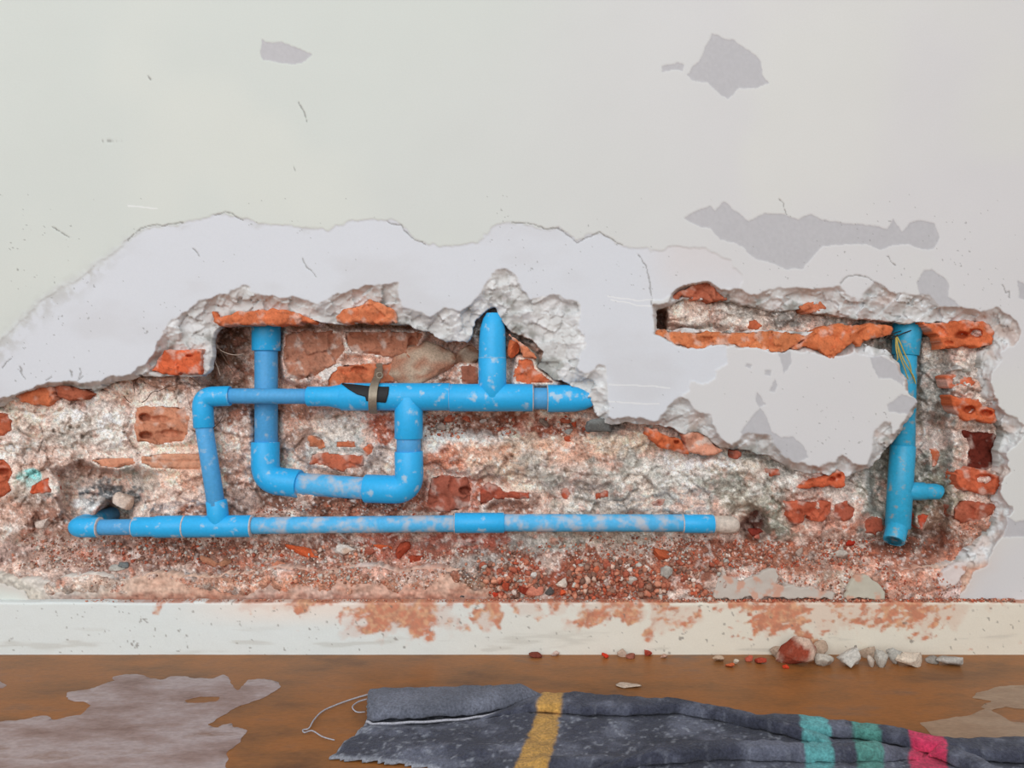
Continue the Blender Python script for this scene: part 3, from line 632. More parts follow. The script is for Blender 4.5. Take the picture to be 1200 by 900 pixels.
# bricks left in the wall
def brick_patch(poly, y0, color, holes, rough=2.5, dust=0.16, tilt=0.0, step=0, **kw):
    p = np.asarray(poly, float)
    st = 1.3
    uu = np.arange(p[:, 0].min() - 4, p[:, 0].max() + 4 + st, st); vv = np.arange(p[:, 1].min() - 4, p[:, 1].max() + 4 + st, st)
    U, V = np.meshgrid(uu, vv)
    d = sdf(poly, U, V, 40.0) + fbm(U, V, 9, 4, 101) * 2.6 - 0.4
    f1, f2, cid = worley(U + fbm(U, V, 15, 2, 103) * 4, V, 16, 4)
    Y = y0 + fbm(U, V, 14, 4, 104) * rough * 0.55 + facets(U + fbm(U, V, 15, 2, 103) * 4, V, 17, 4) * rough * 0.7 + fbm(U, V, 4, 2, 107) * 0.5
    Y = Y + 2.5 * np.exp(np.clip(d, -30, 0) / 1.2) + tilt * (V - p[:, 1].mean())
    if step:
        Y = Y + 1.5 * sstep(0.3, 0.6, np.sin(V * 0.7))
    color = tuple(np.array(color) * 0.74 + np.array((226, 164, 132)) * 0.26) if max(color) > 130 else color
    c = np.broadcast_to(lin(color), U.shape + (3,)) * (1 + 0.16 * fbm(U, V, 10, 4, 110))[..., None] * (1 + 0.08 * cid)[..., None]
    c = mix(c, lin(color) * np.array([0.72, 0.6, 0.55]), sstep(0.25, 0.8, fbm(U, V, 13, 3, 112)) * 0.5)
    inh = np.zeros(U.shape)
    for (hx, hy, rx, ry, dep) in holes:
        r = np.sqrt(((U - hx) / rx) ** 2 + ((V - hy) / ry) ** 2) + fbm(U, V, 5, 2, 114) * 0.12
        Y = Y + dep * sstep(1.05, 0.55, r); inh = np.maximum(inh, sstep(1.3, 1.0, r))
    c = mix(c, lin((222, 202, 190)), sstep(0.3, 0.95, fbm(U, V, 10, 4, 116) + np.exp(np.clip(d, -30, 0) / 2.5) * 0.4) * min(1, dust * 2.4 + .1) * (1 - inh))
    c = c * (1 - 0.3 * sstep(0.35, 0.8, fbm(U, V, 3, 3, 118)))[..., None]
    me = grid_patch('brick', U, V, Y * MM, d, np.clip(c, 0, 1), skirt=0.022, cell=st)
    return link('brick', me, M_BRICK, wall)
for poly, y0, color, holes, opt in BRICKS:
    brick_patch(poly, y0, color, holes, **opt)

# ------------------------------------------------------------------ skirting
def skirting():
    uu = np.concatenate([[-2000, -900, -300], np.arange(-150, 1351, 1.4), [1500, 2100, 3000]])
    prof = [(0.0015, 0.0604), (-0.004, 0.0605), (-0.009, 0.0604), (-0.0113, 0.0598), (-0.012, 0.0585)] + [(-0.012, z) for z in np.linspace(0.0572, 0.0, 44)]
    py = np.array([p[0] for p in prof]); pz = np.array([p[1] for p in prof])
    X, K = np.meshgrid((uu - 600) * MM * (1 - 0.012 / DIST), np.arange(len(prof)))
    Yv = py[K]; Z = pz[K].copy()
    U = 600 + X / (DIST - 0.012) * 900; V = 450 + (EYE - Z) / (DIST - 0.012) * 900
    Yv = Yv + (fbm(U, V, 50, 3, 121) * 0.4 + fbm(U, V, 8, 3, 122) * 0.12) * MM
    Z = Z + np.where(Z > 0.055, fbm(U, V, 26, 3, 125) * 0.7 * MM, 0)
    c = mix(np.broadcast_to(lin((220, 226, 224)), U.shape + (3,)), lin((226, 219, 203)), sstep(330, 900, U))
    c = mix(c, lin((236, 221, 208)), sstep(180, 330, U) * sstep(740, 712, V) * sstep(520, 400, U) * 0.8)
    n1 = fbm(U, V, 26, 4, 131) + 0.0; n2 = fbm(U + V * 0.6, V * 1.4, 6.5, 3, 133)
    zone = np.zeros(U.shape); wu = fbm(U, V, 30, 4, 126) * 22; wv = fbm(U, V, 14, 4, 128) * 12
    for (cx, hx, top, bot, a) in [(476,76,700,748,1.15),(478,50,700,734,.55),(515,45,726,752,.55),(578,16,704,742,1.0),(330,50,700,722,.8),(198,10,700,718,.9),(655,60,704,722,.75),(680,14,704,742,.8),(715,34,706,736,.85),(760,12,700,758,.85),
                                   (790,30,712,744,.75),(905,40,704,752,1.05),(960,70,700,742,.9),(1040,70,708,748,.95),(1108,34,710,744,.9),(880,60,700,716,1.0),(1000,330,698,709,1.0),(640,500,698,708,.55)]:
        zone = np.maximum(zone, a * sstep(1.35, 0.5, np.abs(U - cx + wu) / hx) * sstep(bot + 8, bot - 14, V + wv) * sstep(top - 6, top, V))
    k = sstep(0.46, 0.92, zone * (1.0 + 0.25 * n1) + n1 * 0.34 + n2 * 0.5 * (0.6 + 0.6 * sstep(780, 860, U)) - 0.12)
    st = mix(np.broadcast_to(lin((196, 108, 70)), U.shape + (3,)), lin((214, 160, 118)), sstep(-0.3, 0.6, fbm(U, V, 5, 3, 137)))
    st = st * (1 + .2 * fbm(U, V, 3, 2, 147))[..., None]
    st = mix(st, lin((150, 86, 60)), sstep(0.3, 0.8, fbm(U, V, 7, 3, 139)) * 0.6)
    c = mix(c, st, k * 0.9)
    c = mix(c, lin((206, 150, 122)), sstep(0.3, 1.0, zone) * 0.3)
    c = mix(c, lin((120, 112, 104)), sstep(0.95, 1.15, fbm(U, V, 4.5, 2, 141)) * 0.7)
    c = mix(c, lin((176, 172, 160)), sstep(0.4, 0.8, fbm(U, V * 8, 60, 3, 143)) * sstep(728, 750, V) * 0.35)
    ledge = sstep(0.0590, 0.0600, Z)
    c = mix(c, lin((182, 118, 92)), ledge * sstep(90, 200, U) * sstep(-0.5, 0.3, fbm(U, V, 12, 3, 145)) * 0.85)
    n0, n1_ = U.shape
    idx = np.arange(n0 * n1_).reshape(n0, n1_)
    q = np.stack([idx[:-1, :-1].ravel(), idx[1:, :-1].ravel(), idx[1:, 1:].ravel(), idx[:-1, 1:].ravel()], 1)
    me = np_mesh('baseboard_back', np.stack([X.ravel(), Yv.ravel(), Z.ravel()], 1), q, np.clip(c, 0, 1).reshape(-1, 3))
    o = link('baseboard_back', me, M_SKIRT)
    o['kind'] = 'structure'
skirting()

# ------------------------------------------------------------------ floor
def floor_material(name, cols, rough, spec, scale):
    m = bpy.data.materials.new(name); m.use_nodes = True
    nt = m.node_tree; N = nt.nodes; L = nt.links; b = N['Principled BSDF']
    tc = N.new('ShaderNodeTexCoord'); mp = N.new('ShaderNodeMapping'); mp.inputs['Scale'].default_value = (1.0, 2.2, 1.0)
    L.new(tc.outputs['Object'], mp.inputs['Vector'])
    def noise(s, d=5, r=0.6):
        n = N.new('ShaderNodeTexNoise'); n.inputs['Scale'].default_value = s; n.inputs['Detail'].default_value = d; n.inputs['Roughness'].default_value = r
        L.new(mp.outputs['Vector'], n.inputs['Vector']); return n
    rp = N.new('ShaderNodeValToRGB')
    els = rp.color_ramp.elements
    while len(els) < len(cols): els.new(0.5)
    for e, (p, c) in zip(els, cols):
        e.position = p; e.color = (*lin(c), 1)
    L.new(noise(scale, 6, 0.65).outputs['Fac'], rp.inputs['Fac'])
    mx = N.new('ShaderNodeMix'); mx.data_type = 'RGBA'; mx.blend_type = 'MULTIPLY'; mx.inputs['Factor'].default_value = 1
    mr = N.new('ShaderNodeMapRange'); mr.inputs['From Min'].default_value = .3; mr.inputs['From Max'].default_value = .7
    mr.inputs['To Min'].default_value = .86; mr.inputs['To Max'].default_value = 1.12
    L.new(noise(160, 4).outputs['Fac'], mr.inputs['Value'])
    L.new(rp.outputs['Color'], mx.inputs['A']); L.new(mr.outputs['Result'], mx.inputs['B'])
    L.new(mx.outputs['Result'], b.inputs['Base Color'])
    b.inputs['Roughness'].default_value = rough; b.inputs['Specular IOR Level'].default_value = spec
    bp = N.new('ShaderNodeBump'); bp.inputs['Strength'].default_value = 0.25; bp.inputs['Distance'].default_value = 0.0008
    L.new(noise(120, 5).outputs['Fac'], bp.inputs['Height']); L.new(bp.outputs['Normal'], b.inputs['Normal'])
    return m
M_FLOOR = floor_material('wet_brown_floor', [(0.30, (100, 68, 44)), (0.44, (134, 90, 52)), (0.56, (152, 98, 52)), (0.70, (122, 92, 70))], 0.42, 0.22, 7.0)
M_PALE = floor_material('pale_screed', [(0.3, (126, 100, 90)), (0.45, (152, 130, 124)), (0.58, (172, 156, 154)), (0.72, (138, 112, 100))], 0.5, 0.25, 12.0)
M_TAN = floor_material('tan_screed', [(0.3, (136, 106, 82)), (0.6, (160, 134, 110)), (0.75, (126, 94, 70))], 0.4, 0.3, 16.0)

fb = bmesh.new()
for i in range(1):
    vs = [fb.verts.new(p) for p in ((-3, -4, 0), (3, -4, 0), (3, 0.02, 0), (-3, 0.02, 0))]
    fb.faces.new(vs)
me = bpy.data.meshes.new('floor'); fb.to_mesh(me); fb.free()
floor = link('floor', me, M_FLOOR, smooth=False)
floor['kind'] = 'structure'

def floor_patch(name, px, mat, hgt=0.0006, islands=(), rag=1.0, label=None, parent=floor):
    pts = np.array([floor_xy(a, b) for a, b in px]) * 1000.0
    st = 2.2
    xs = np.arange(pts[:, 0].min() - 4, pts[:, 0].max() + 6, st); ys = np.arange(pts[:, 1].min() - 4, pts[:, 1].max() + 6, st)
    X, Yg = np.meshgrid(xs, ys)
    d = sdf(pts, X, Yg, 40) + rag * (fbm(X, Yg, 14, 4, 151) * 3.2)
    for isl in islands:
        ip = np.array([floor_xy(a, b) for a, b in isl]) * 1000.0
        d = np.maximum(d, -(sdf(ip, X, Yg, 40) + fbm(X, Yg, 8, 3, 155) * 1.2))
    n0, n1 = X.shape
    idx = np.arange(n0 * n1).reshape(n0, n1)
    keep = (d[:-1, :-1] + d[1:, :-1] + d[:-1, 1:] + d[1:, 1:]) < 0
    q = np.stack([idx[:-1, :-1][keep], idx[:-1, 1:][keep], idx[1:, 1:][keep], idx[1:, :-1][keep]], 1)
    gy, gx = np.gradient(d, st)
    near = np.abs(d) < st * 1.6
    g2 = np.maximum(gx ** 2 + gy ** 2, .2)
    X = X - np.where(near, np.clip(d * gx / g2, -st, st), 0) * 0.9
    Yg = Yg - np.where(near, np.clip(d * gy / g2, -st, st), 0) * 0.9
    Z = np.where(d > -st * 1.2, 0.0002, hgt)
    used = np.unique(q); rm = np.full(n0 * n1, -1); rm[used] = np.arange(len(used))
    co = np.stack([X.ravel() * MM, Yg.ravel() * MM, Z.ravel()], 1)[used]
    o = link(name, np_mesh(name, co, rm[q]), mat, parent)
    if label: o['label'] = label
    return o
floor_patch('bare_screed', [(-60,850),(0,846),(30,842),(50,838),(65,843),(80,840),(95,838),(105,827),(100,822),(85,822),(73,818),(80,812),(105,808),(120,803),(135,798),(128,793),(150,789),(160,790),(175,795),
 (190,797),(200,793),(230,794),(250,795),(262,790),(270,795),(275,805),(280,809),(285,802),(290,797),(310,796),(326,801),(328,806),(318,812),(305,820),(280,828),(255,840),(241,850),(255,852),(270,848),(290,856),
 (282,868),(268,883),(265,905),(265,1000),(-90,1000)], M_PALE, islands=[[(217,821),(235,817),(257,817),(255,822),(235,824),(220,824)]], label='pale pinkish bare screed patch on the brown floor')
floor_patch('bare_screed', [(-20,800),(0,799),(8,803),(4,807),(-20,808)], M_PALE)
floor_patch('bare_screed', [(1138,818),(1150,810),(1168,806),(1185,803),(1230,802),(1230,832),(1195,831),(1178,828),(1160,833),(1150,829),(1160,822)], M_TAN, rag=.6, label='tan bare screed patch at the right')
floor_patch('bare_screed', [(1080,848),(1110,842),(1140,838),(1158,830),(1172,838),(1185,846),(1230,850),(1230,872),(1120,866),(1092,862)], M_TAN, rag=.6)

# ------------------------------------------------------------------ pipes
def tube_bm(bm, path, radii, seg=28, caps=(True, True), open_end=None):
    path = [Vector(p) for p in path]
    n = len(path)
    tang = []
    for i in range(n):
        a = path[max(i - 1, 0)]; b = path[min(i + 1, n - 1)]
        tg = (b - a)
        tang.append(tg.normalized() if tg.length > 1e-9 else (tang[-1] if tang else Vector((0, 0, 1))))
    up = Vector((0, 1, 0)) if abs(tang[0].dot(Vector((0, 1, 0)))) < 0.9 else Vector((1, 0, 0))
    nrm = (up - tang[0] * up.dot(tang[0])).normalized()
    rings = []
    for i in range(n):
        nrm = (nrm - tang[i] * nrm.dot(tang[i])).normalized()
        bi = tang[i].cross(nrm)
        rings.append([bm.verts.new(path[i] + (nrm * math.cos(2 * math.pi * k / seg) + bi * math.sin(2 * math.pi * k / seg)) * radii[i]) for k in range(seg)])
    for a, b in zip(rings[:-1], rings[1:]):
        for k in range(seg):
            bm.faces.new((a[k], a[(k + 1) % seg], b[(k + 1) % seg], b[k]))
    if caps[0]: bm.faces.new(list(reversed(rings[0])))
    if caps[1]: bm.faces.new(rings[-1])
    return rings

def finish(name, bm, mat, parent=None, sharp=0.7):
    bmesh.ops.recalc_face_normals(bm, faces=bm.faces[:])
    for e in bm.edges:
        if len(e.link_faces) == 2 and e.calc_face_angle(0) > sharp:
            e.smooth = False
    me = bpy.data.meshes.new(name); bm.to_mesh(me); bm.free()
    return link(name, me, mat, parent)

def rr(px, y):              # a radius seen as px at depth y
    return px * MM * (1 + y / DIST)

def straight(name, a, b, r, mat, parent, collar=0.0, hollow=False):
    """pipe or socket from a to b; a, b = (px, py, depth m); r in px, ends slightly chamfered"""
    A = P3(*a); B = P3(*b); ra = rr(r, a[2]); rb = rr(r if not isinstance(collar, tuple) else collar[1], b[2])
    d = (B - A).normalized(); c = 0.0009
    path = [A, A + d * c, B - d * c, B]; rad = [ra - c * .7, ra, rb, rb - c * .7]
    if hollow:                                # a cut pipe end shows its wall and bore
        path += [B, B - d * 0.02]; rad += [rb - 0.0030, rb - 0.0032]
    bm = bmesh.new(); tube_bm(bm, path, rad)
    return finish(name, bm, mat, parent)

def elbow(name, a, corner, b, r, parent, mat=None, bend=1.0):
    A = P3(*a); C = P3(*corner); B = P3(*b); R = rr(r, corner[2])
    d1 = (A - C).normalized(); d2 = (B - C).normalized()
    ang = d1.angle(d2); tdist = R * bend
    S = C + d1 * tdist; E = C + d2 * tdist
    arc = []
    for i in range(0, 11):
        t = i / 10
        arc.append(S * (1 - t) ** 2 + C * 2 * t * (1 - t) * 0.93 + (S + E) * 0.5 * 2 * t * (1 - t) * 0.07 + E * t ** 2)
    c = 0.0009
    path = [A, A - d1 * c] + arc + [B - d2 * c, B]
    rad = [R - c * .7, R] + [R] * len(arc) + [R, R - c * .7]
    bm = bmesh.new(); tube_bm(bm, path, rad)
    return finish(name, bm, mat or M_PVC, parent)

def tee(name, a, b, j, e, r, r2, parent, mat=None):
    """run from a to b, branch from j to e"""
    bm = bmesh.new(); c = 0.0009
    for p, q, rad in ((a, b, r), (j, e, r2)):
        A = P3(*p); B = P3(*q); d = (B - A).normalized(); R = rr(rad, p[2])
        tube_bm(bm, [A, A + d * c, B - d * c, B], [R - c * .7, R, R, R - c * .7])
    return finish(name, bm, mat or M_PVC, parent)

def reducer(name, pts, parent, mat=None):
    bm = bmesh.new()
    tube_bm(bm, [P3(x, yy, d) for x, yy, d, r in pts], [rr(r, d) for x, yy, d, r in pts])
    return finish(name, bm, mat or M_PVC, parent)

def empty(name, loc, label, cat, group=None, rot=(0, 0, 0)):
    o = bpy.data.objects.new(name, None); COL.objects.link(o)
    o.empty_display_size = 0.02
    o.location = loc; o.rotation_euler = rot
    o['label'] = label; o['category'] = cat
    if group: o['group'] = group
    return o

pw = empty('water_pipe', (0, 0, 0), 'bright blue plastic pipework of joined tees and elbows looping across the left cavity', 'pipe')
F = 0.024; BK = 0.056; LO = 0.028
# upright pipe at the back, and the loop under it
straight('coupling', (312, 366, BK), (312, 411, BK), 16.5, M_PVC, pw)
straight('pipe', (312, 406, BK), (312, 530, BK), 13.3, M_PVC_PIPE, pw)
elbow('elbow', (311, 518, BK), (311, 562, 0.054), (351, 567, 0.047), 16.3, pw, bend=1.05)
straight('pipe', (346, 566.5, 0.048), (436, 573, 0.030), 13.0, M_PVC_DUSTY, pw)
elbow('elbow', (428, 572.5, 0.030), (480, 574, F), (479, 529, F), 16.6, pw, bend=1.05)
straight('pipe', (479, 534, F), (479, 508, F), 14.2, M_PVC_PIPE, pw)
tee('tee', (400, 465, F), (527, 465, F), (479, 465, F), (479, 514, F), 16.2, 16.6, pw)
tee('tee', (527, 466, F), (624, 466, F), (577, 466, F), (577, 419, F), 16.2, 16.4, pw)
reducer('pipe_stub', [(577, 424, F, 16.0), (577, 420, F, 16.2), (577, 400, F, 15.8), (577.5, 385, F, 14.6), (578, 374, F, 12.0), (578, 367, F, 8.0)], pw)
straight('pipe', (618, 467, F), (648, 467, F), 12.6, M_PVC_PIPE, pw)
reducer('end_cap', [(641, 467, F, 15.2), (642, 467, F, 16.2), (664, 467, F, 16.0), (676, 468, F, 14.6), (686, 469, F, 11.5), (694, 470, F, 6.5), (697, 470, F, 2.0)], pw)
reducer('reducer', [(360, 464.5, F, 10.8), (361, 464.5, F, 11.6), (386, 464.7, F, 11.8), (394, 464.8, F, 13.4), (404, 465, F, 15.6), (408, 465, F, 16.2)], pw)
straight('pipe', (264, 464, F), (366, 464.5, F), 9.0, M_PVC_PIPE, pw)
elbow('elbow', (270, 464, F), (237, 465, F), (239, 501, F), 11.8, pw)
straight('pipe', (238.5, 496, F), (254, 596, LO - .002), 10.0, M_PVC_PIPE, pw)
tee('tee', (217, 617, LO), (296, 616.5, LO), (257, 617, LO), (253.5, 586, LO), 12.8, 12.0, pw)
reducer('reducer', [(157, 617.5, LO, 10.6), (158, 617.5, LO, 11.4), (180, 617.3, LO, 11.6), (184, 617.3, LO, 12.8), (215, 617, LO, 12.8), (216.5, 617, LO, 12.2)], pw)
straight('pipe', (112, 618, LO), (162, 617.5, LO), 9.2, M_PVC_PIPE, pw)
elbow('elbow', (117, 618, LO), (88, 618, LO), (88 + 27, 618 - 9, 0.075), 11.6, pw)
straight('pipe', (109, 611, 0.062), (131, 603, 0.118), 9.4, M_PVC_PIPE, pw)
straight('pipe', (292, 616, LO), (538, 613.5, LO), 9.8, M_PVC_DUSTY, pw)
straight('coupling', (533, 612.8, LO), (591, 612.6, LO), 11.8, M_PVC, pw)
straight('pipe', (587, 612.6, LO), (806, 613, LO), 10.2, M_PVC_DUSTY, pw)
straight('coupling', (800, 613.6, LO), (836, 614, LO), 10.9, M_PVC, pw)
reducer('plug', [(834, 614, LO, 8.5), (838, 614, LO, 9.6), (846, 614.5, LO, 10.2), (856, 615, LO, 10.6), (863, 615.5, LO, 8.6), (866, 615.5, LO, 4.5)], pw, M_PLUG)['label'] = 'pale crusted plug closing the lowest pipe'

def bead(a, d, r, w=0.0011, mat=None, parent=pw):
    A = P3(*a); D = Vector(d).normalized(); R_ = rr(r, a[2])
    bm = bmesh.new()
    tube_bm(bm, [A - D * w, A - D * w * .5, A + D * w * .5, A + D * w], [R_ - .0006, R_ + .0005, R_ + .0005, R_ - .0006])
    finish('joint_bead', bm, mat or M_BEAD, parent)['label'] = 'pale bead of glue and dust at the joint'
M_BEAD = make_mat('joint_bead', (196, 188, 186), rough=0.8, grain=0.25, grain_scale=200, bump=0.5, bump_scale=300)
M_BEADB = make_mat('joint_bead_blue', (120, 186, 222), rough=0.6, grain=0.2, grain_scale=200, bump=0.4, bump_scale=300)
bead((216.8, 617, LO), (1, 0, 0), 12.9); bead((295.5, 616.5, LO), (1, 0, 0), 12.6); bead((527, 465.5, F), (1, 0, 0), 16.0, .0006, M_BEADB)
bead((577, 419.5, F), (0, 0, 1), 16.1, .0009, M_BEADB); bead((624.5, 466.5, F), (1, 0, 0), 16.0, .0007); bead((641.5, 467, F), (1, 0, 0), 16.0, .0006)
bead((116.8, 618, LO), (1, 0, 0), 11.4); bead((157.5, 617.5, LO), (1, 0, 0), 11.2, .0007); bead((533, 612.8, LO), (1, 0, 0), 11.6, .0006); bead((800, 613.5, LO), (1, 0, 0), 10.8, .0008)
bead((836.5, 614, LO), (1, 0, 0), 10.2, .0008)

pr = empty('water_pipe', (0, 0, 0), 'grimy blue upright plastic pipe with a side stub in the right cavity', 'pipe')
RB = 0.042
straight('coupling', (1064, 378, RB), (1061, 416, RB), 16.2, M_PVC_TEAL, pr, collar=(0, 14.8))
straight('pipe', (1061, 412, RB), (1058.5, 530, RB), 12.6, M_PVC_TEAL, pr)
tee('tee', (1058, 522, RB), (1052, 618, RB), (1055, 575, RB), (1084, 576, RB - .004), 14.0, 10.6, pr, M_PVC_TEAL)
reducer('pipe_stub', [(1078, 576, RB - .003, 9.4), (1096, 576, RB - .005, 9.4), (1101, 577, RB - .005, 8.6), (1103, 578, RB - .005, 6.0)], pr, M_PVC_TEAL)
straight('pipe', (1052.5, 612, RB), (1047.5, 634, RB - .012), 12.0, M_PVC_TEAL, pr, hollow=True)

# hanger strap with its rubber pad, round the main pipe
def ribbon(name, pts, width_dir, width, thick, mat, parent):
    pts = [Vector(p) for p in pts]; W = Vector(width_dir).normalized()
    bm = bmesh.new(); rings = []
    for i, p in enumerate(pts):
        tg = (pts[min(i + 1, len(pts) - 1)] - pts[max(i - 1, 0)]).normalized()
        nn = tg.cross(W).normalized()
        w = width * (1 - 0.35 * (i == 0)) / 2
        rings.append([bm.verts.new(p + W * w * s1 + nn * thick * s2 / 2) for s1, s2 in ((-1, -1), (1, -1), (1, 1), (-1, 1))])
    for a, b in zip(rings[:-1], rings[1:]):
        for k in range(4):
            bm.faces.new((a[k], a[(k + 1) % 4], b[(k + 1) % 4], b[k]))
    bm.faces.new(rings[0][::-1]); bm.faces.new(rings[-1])
    return finish(name, bm, mat, parent)
cz = P3(440, 465, F); R0 = rr(16.2, F)
hs = empty('pipe_hanger', (cz.x, F - R0, cz.z), 'grey metal hanger strap over a black rubber pad on the upper pipe', 'pipe hanger')
def onpipe(px, pz_off, off):       # point on the pipe's front; pz_off = height from its axis (m)
    c = P3(px, 465, F)
    a = max(-0.999, min(0.999, pz_off / R0))
    return Vector((c.x, F - math.sqrt(1 - a * a) * (R0 + off), c.z + pz_off * (1 + off / R0)))
strap = [P3(445, 425, 0.060), P3(444, 434, 0.050), P3(443, 441, 0.036)]
strap += [onpipe(441.5 - i * 0.25, R0 * math.sin(math.radians(a)), 0.0030) for i, a in enumerate(range(66, -80, -12))]
inv = Matrix.Translation(-hs.location)
for nm, w, off, lst, th in (('metal_strap', 0.0098, 0, strap, 0.0022),):
    o = ribbon(nm, [inv @ p for p in lst], (1, 0, 0), w, th, M_STEEL, hs)
# the strap's fold: a second narrow lip beside it, and a bolt hole rim
bm = bmesh.new()
c0 = P3(445, 440, 0.028)
tor = [inv @ (c0 + Vector((math.cos(t) * 0.0035, -0.001, math.sin(t) * 0.0035))) for t in np.linspace(0, 2 * math.pi, 17)]
tube_bm(bm, tor, [0.0011] * 17, seg=8)
finish('eyelet', bm, M_STEEL, o)
def rubber():
    poly = [(399,449),(412,450),(430,452),(447,453),(456,453),(455,462),(452,472),(440,471),(429,470),(428,465),(418,462),(408,456)]
    st = 1.2
    U, V = np.meshgrid(np.arange(396, 460, st), np.arange(445, 476, st))
    d = sdf(poly, U, V, 20)
    zc = cz.z; Z = EYE + (450 - V) * MM * (1 + (F - R0) / DIST)
    a = np.clip((Z - zc) / (R0 + 0.0012), -0.98, 0.98)
    Y = F - np.sqrt(1 - a * a) * (R0 + 0.0014)
    me = grid_patch('rubber_pad', U, V, Y, d, np.broadcast_to(lin((36, 36, 38)), U.shape + (3,)), skirt=0.0012, cell=st)
    o = link('rubber_pad', me, M_RUBBER, hs)
    o.location = -hs.location
rubber()

# ------------------------------------------------------------------ thin things: cord, wire, roots
def strand_bm(bm, pts, r, seg=6):
    pts = [Vector(p) for p in pts]
    out = []
    for i in range(len(pts) - 1):                 # Catmull-Rom
        p0 = pts[max(i - 1, 0)]; p1 = pts[i]; p2 = pts[i + 1]; p3 = pts[min(i + 2, len(pts) - 1)]
        for k in range(6):
            t = k / 6
            out.append(0.5 * ((2 * p1) + (p2 - p0) * t + (2 * p0 - 5 * p1 + 4 * p2 - p3) * t * t + (3 * p1 - p0 - 3 * p2 + p3) * t ** 3))
    out.append(pts[-1])
    n = len(out)
    tube_bm(bm, out, [r * (1 - 0.35 * i / n) for i in range(n)], seg=seg)
def strand(name, px, r, mat, parent):
    bm = bmesh.new(); strand_bm(bm, [P3(*p) - parent.location for p in px], r)
    return finish(name, bm, mat, parent, sharp=3)
cy = RB - rr(15, RB)
cd = empty('plastic_string', P3(1050, 394, cy), 'yellow green plastic string hanging in loose strands on the right pipe', 'string')
for k, px in enumerate([[(1049,394,cy),(1052,404,cy-.003),(1058,420,cy-.004),(1066,434,cy-.002),(1072,447,cy+.002)], [(1050,394,cy),(1050,408,cy-.004),(1052,420,cy-.004),(1049,424,cy-.001)],
    [(1050,393,cy),(1055,402,cy-.004),(1060,414,cy-.003),(1066,426,cy-.002),(1068,436,cy)], [(1051,394,cy),(1053,412,cy-.005),(1060,432,cy-.003),(1064,444,cy-.001)],
    [(1049,395,cy),(1054,410,cy-.002),(1060,424,cy-.005),(1070,440,cy-.002),(1073,450,cy)]]):
    strand('strand', px, 0.0009, M_CORD, cd)
wr = empty('wire', P3(1042, 393, cy), 'thin black wire tied round the top of the right pipe', 'wire')
strand('wire_end', [(1036,396,cy+.004),(1042,392,cy),(1050,394,cy-.002),(1060,390,cy-.001),(1068,387,cy),(1073,383,cy+.006)], 0.0009, M_WIRE, wr)
strand('wire_end', [(1040,397,cy+.002),(1047,391,cy-.002),(1056,388,cy-.001)], 0.0009, M_WIRE, wr)
strand('wire_end', [(1040,391,cy+.002),(1046,397,cy-.003),(1052,392,cy-.001)], 0.0008, M_WIRE, wr)

def root(label, lines, y, mats):
    p0 = lines[0][0]
    o = empty('root', P3(p0[0], p0[1], y), label, 'root')
    for ln, mt in zip(lines, mats):
        n = len(ln)
        strand('rootlet', [(a, b, y - 0.004 + 0.004 * math.sin(i * 1.7)) for i, (a, b) in enumerate(ln)], 0.00055, mt, o)
root('dried branching rootlets hanging in the dark corner beside the back pipe', [
 [(250,396),(256,408),(266,414),(278,416),(286,414)],[(247,400),(252,412),(254,422)],[(256,408),(262,418),(268,428),(274,436)],[(246,412),(249,424),(252,432)],[(250,420),(254,428),(258,440)],[(262,414),(272,424)]],
 0.034, [M_ROOTPALE, M_ROOT, M_ROOT, M_ROOT, M_ROOTPALE, M_ROOT])
root('thin dark rootlet crossing the rubble left of the upper left elbow', [
 [(166,472),(172,468),(178,460),(186,458),(198,453),(212,450)],[(156,447),(157,454),(158,460)],[(145,464),(150,470),(153,472)],[(222,442),(228,446),(234,451)],[(218,446),(224,440),(230,432)]],
 0.020, [M_ROOT, M_ROOT, M_ROOT, M_ROOT, M_ROOTPALE])
root('small forked rootlet under the upper left elbow', [[(250,502),(256,496),(260,490),(262,484)],[(256,496),(264,492)],[(246,496),(252,500)]], 0.030, [M_ROOT] * 3)

# ------------------------------------------------------------------ loose stones
RNG = np.random.RandomState(23)
_ico = {}
def ico(sub):
    if sub not in _ico:
        bm = bmesh.new(); bmesh.ops.create_icosphere(bm, subdivisions=sub, radius=1.0)
        bm.verts.ensure_lookup_table()
        _ico[sub] = (np.array([v.co[:] for v in bm.verts]), np.array([[v.index for v in f.verts] for f in bm.faces])); bm.free()
    return _ico[sub]
def rock_verts(sub, planes=14, rng=RNG, noise=0.06):
    vtx, fc = ico(sub)
    vtx = vtx.copy()
    for _ in range(planes):
        n = rng.normal(size=3); n /= np.linalg.norm(n)
        d = rng.uniform(0.32, 0.72)
        over = vtx @ n - d
        vtx -= np.where(over > 0, over * 0.97, 0)[:, None] * n
    vtx *= 1 + rng.normal(size=(len(vtx), 1)) * noise * 0.4
    vtx /= np.abs(vtx).max(0)
    return vtx, fc
def rot_z(a):
    c, s = math.cos(a), math.sin(a)
    return np.array([[c, 0, s], [0, 1, 0], [-s, 0, c]])
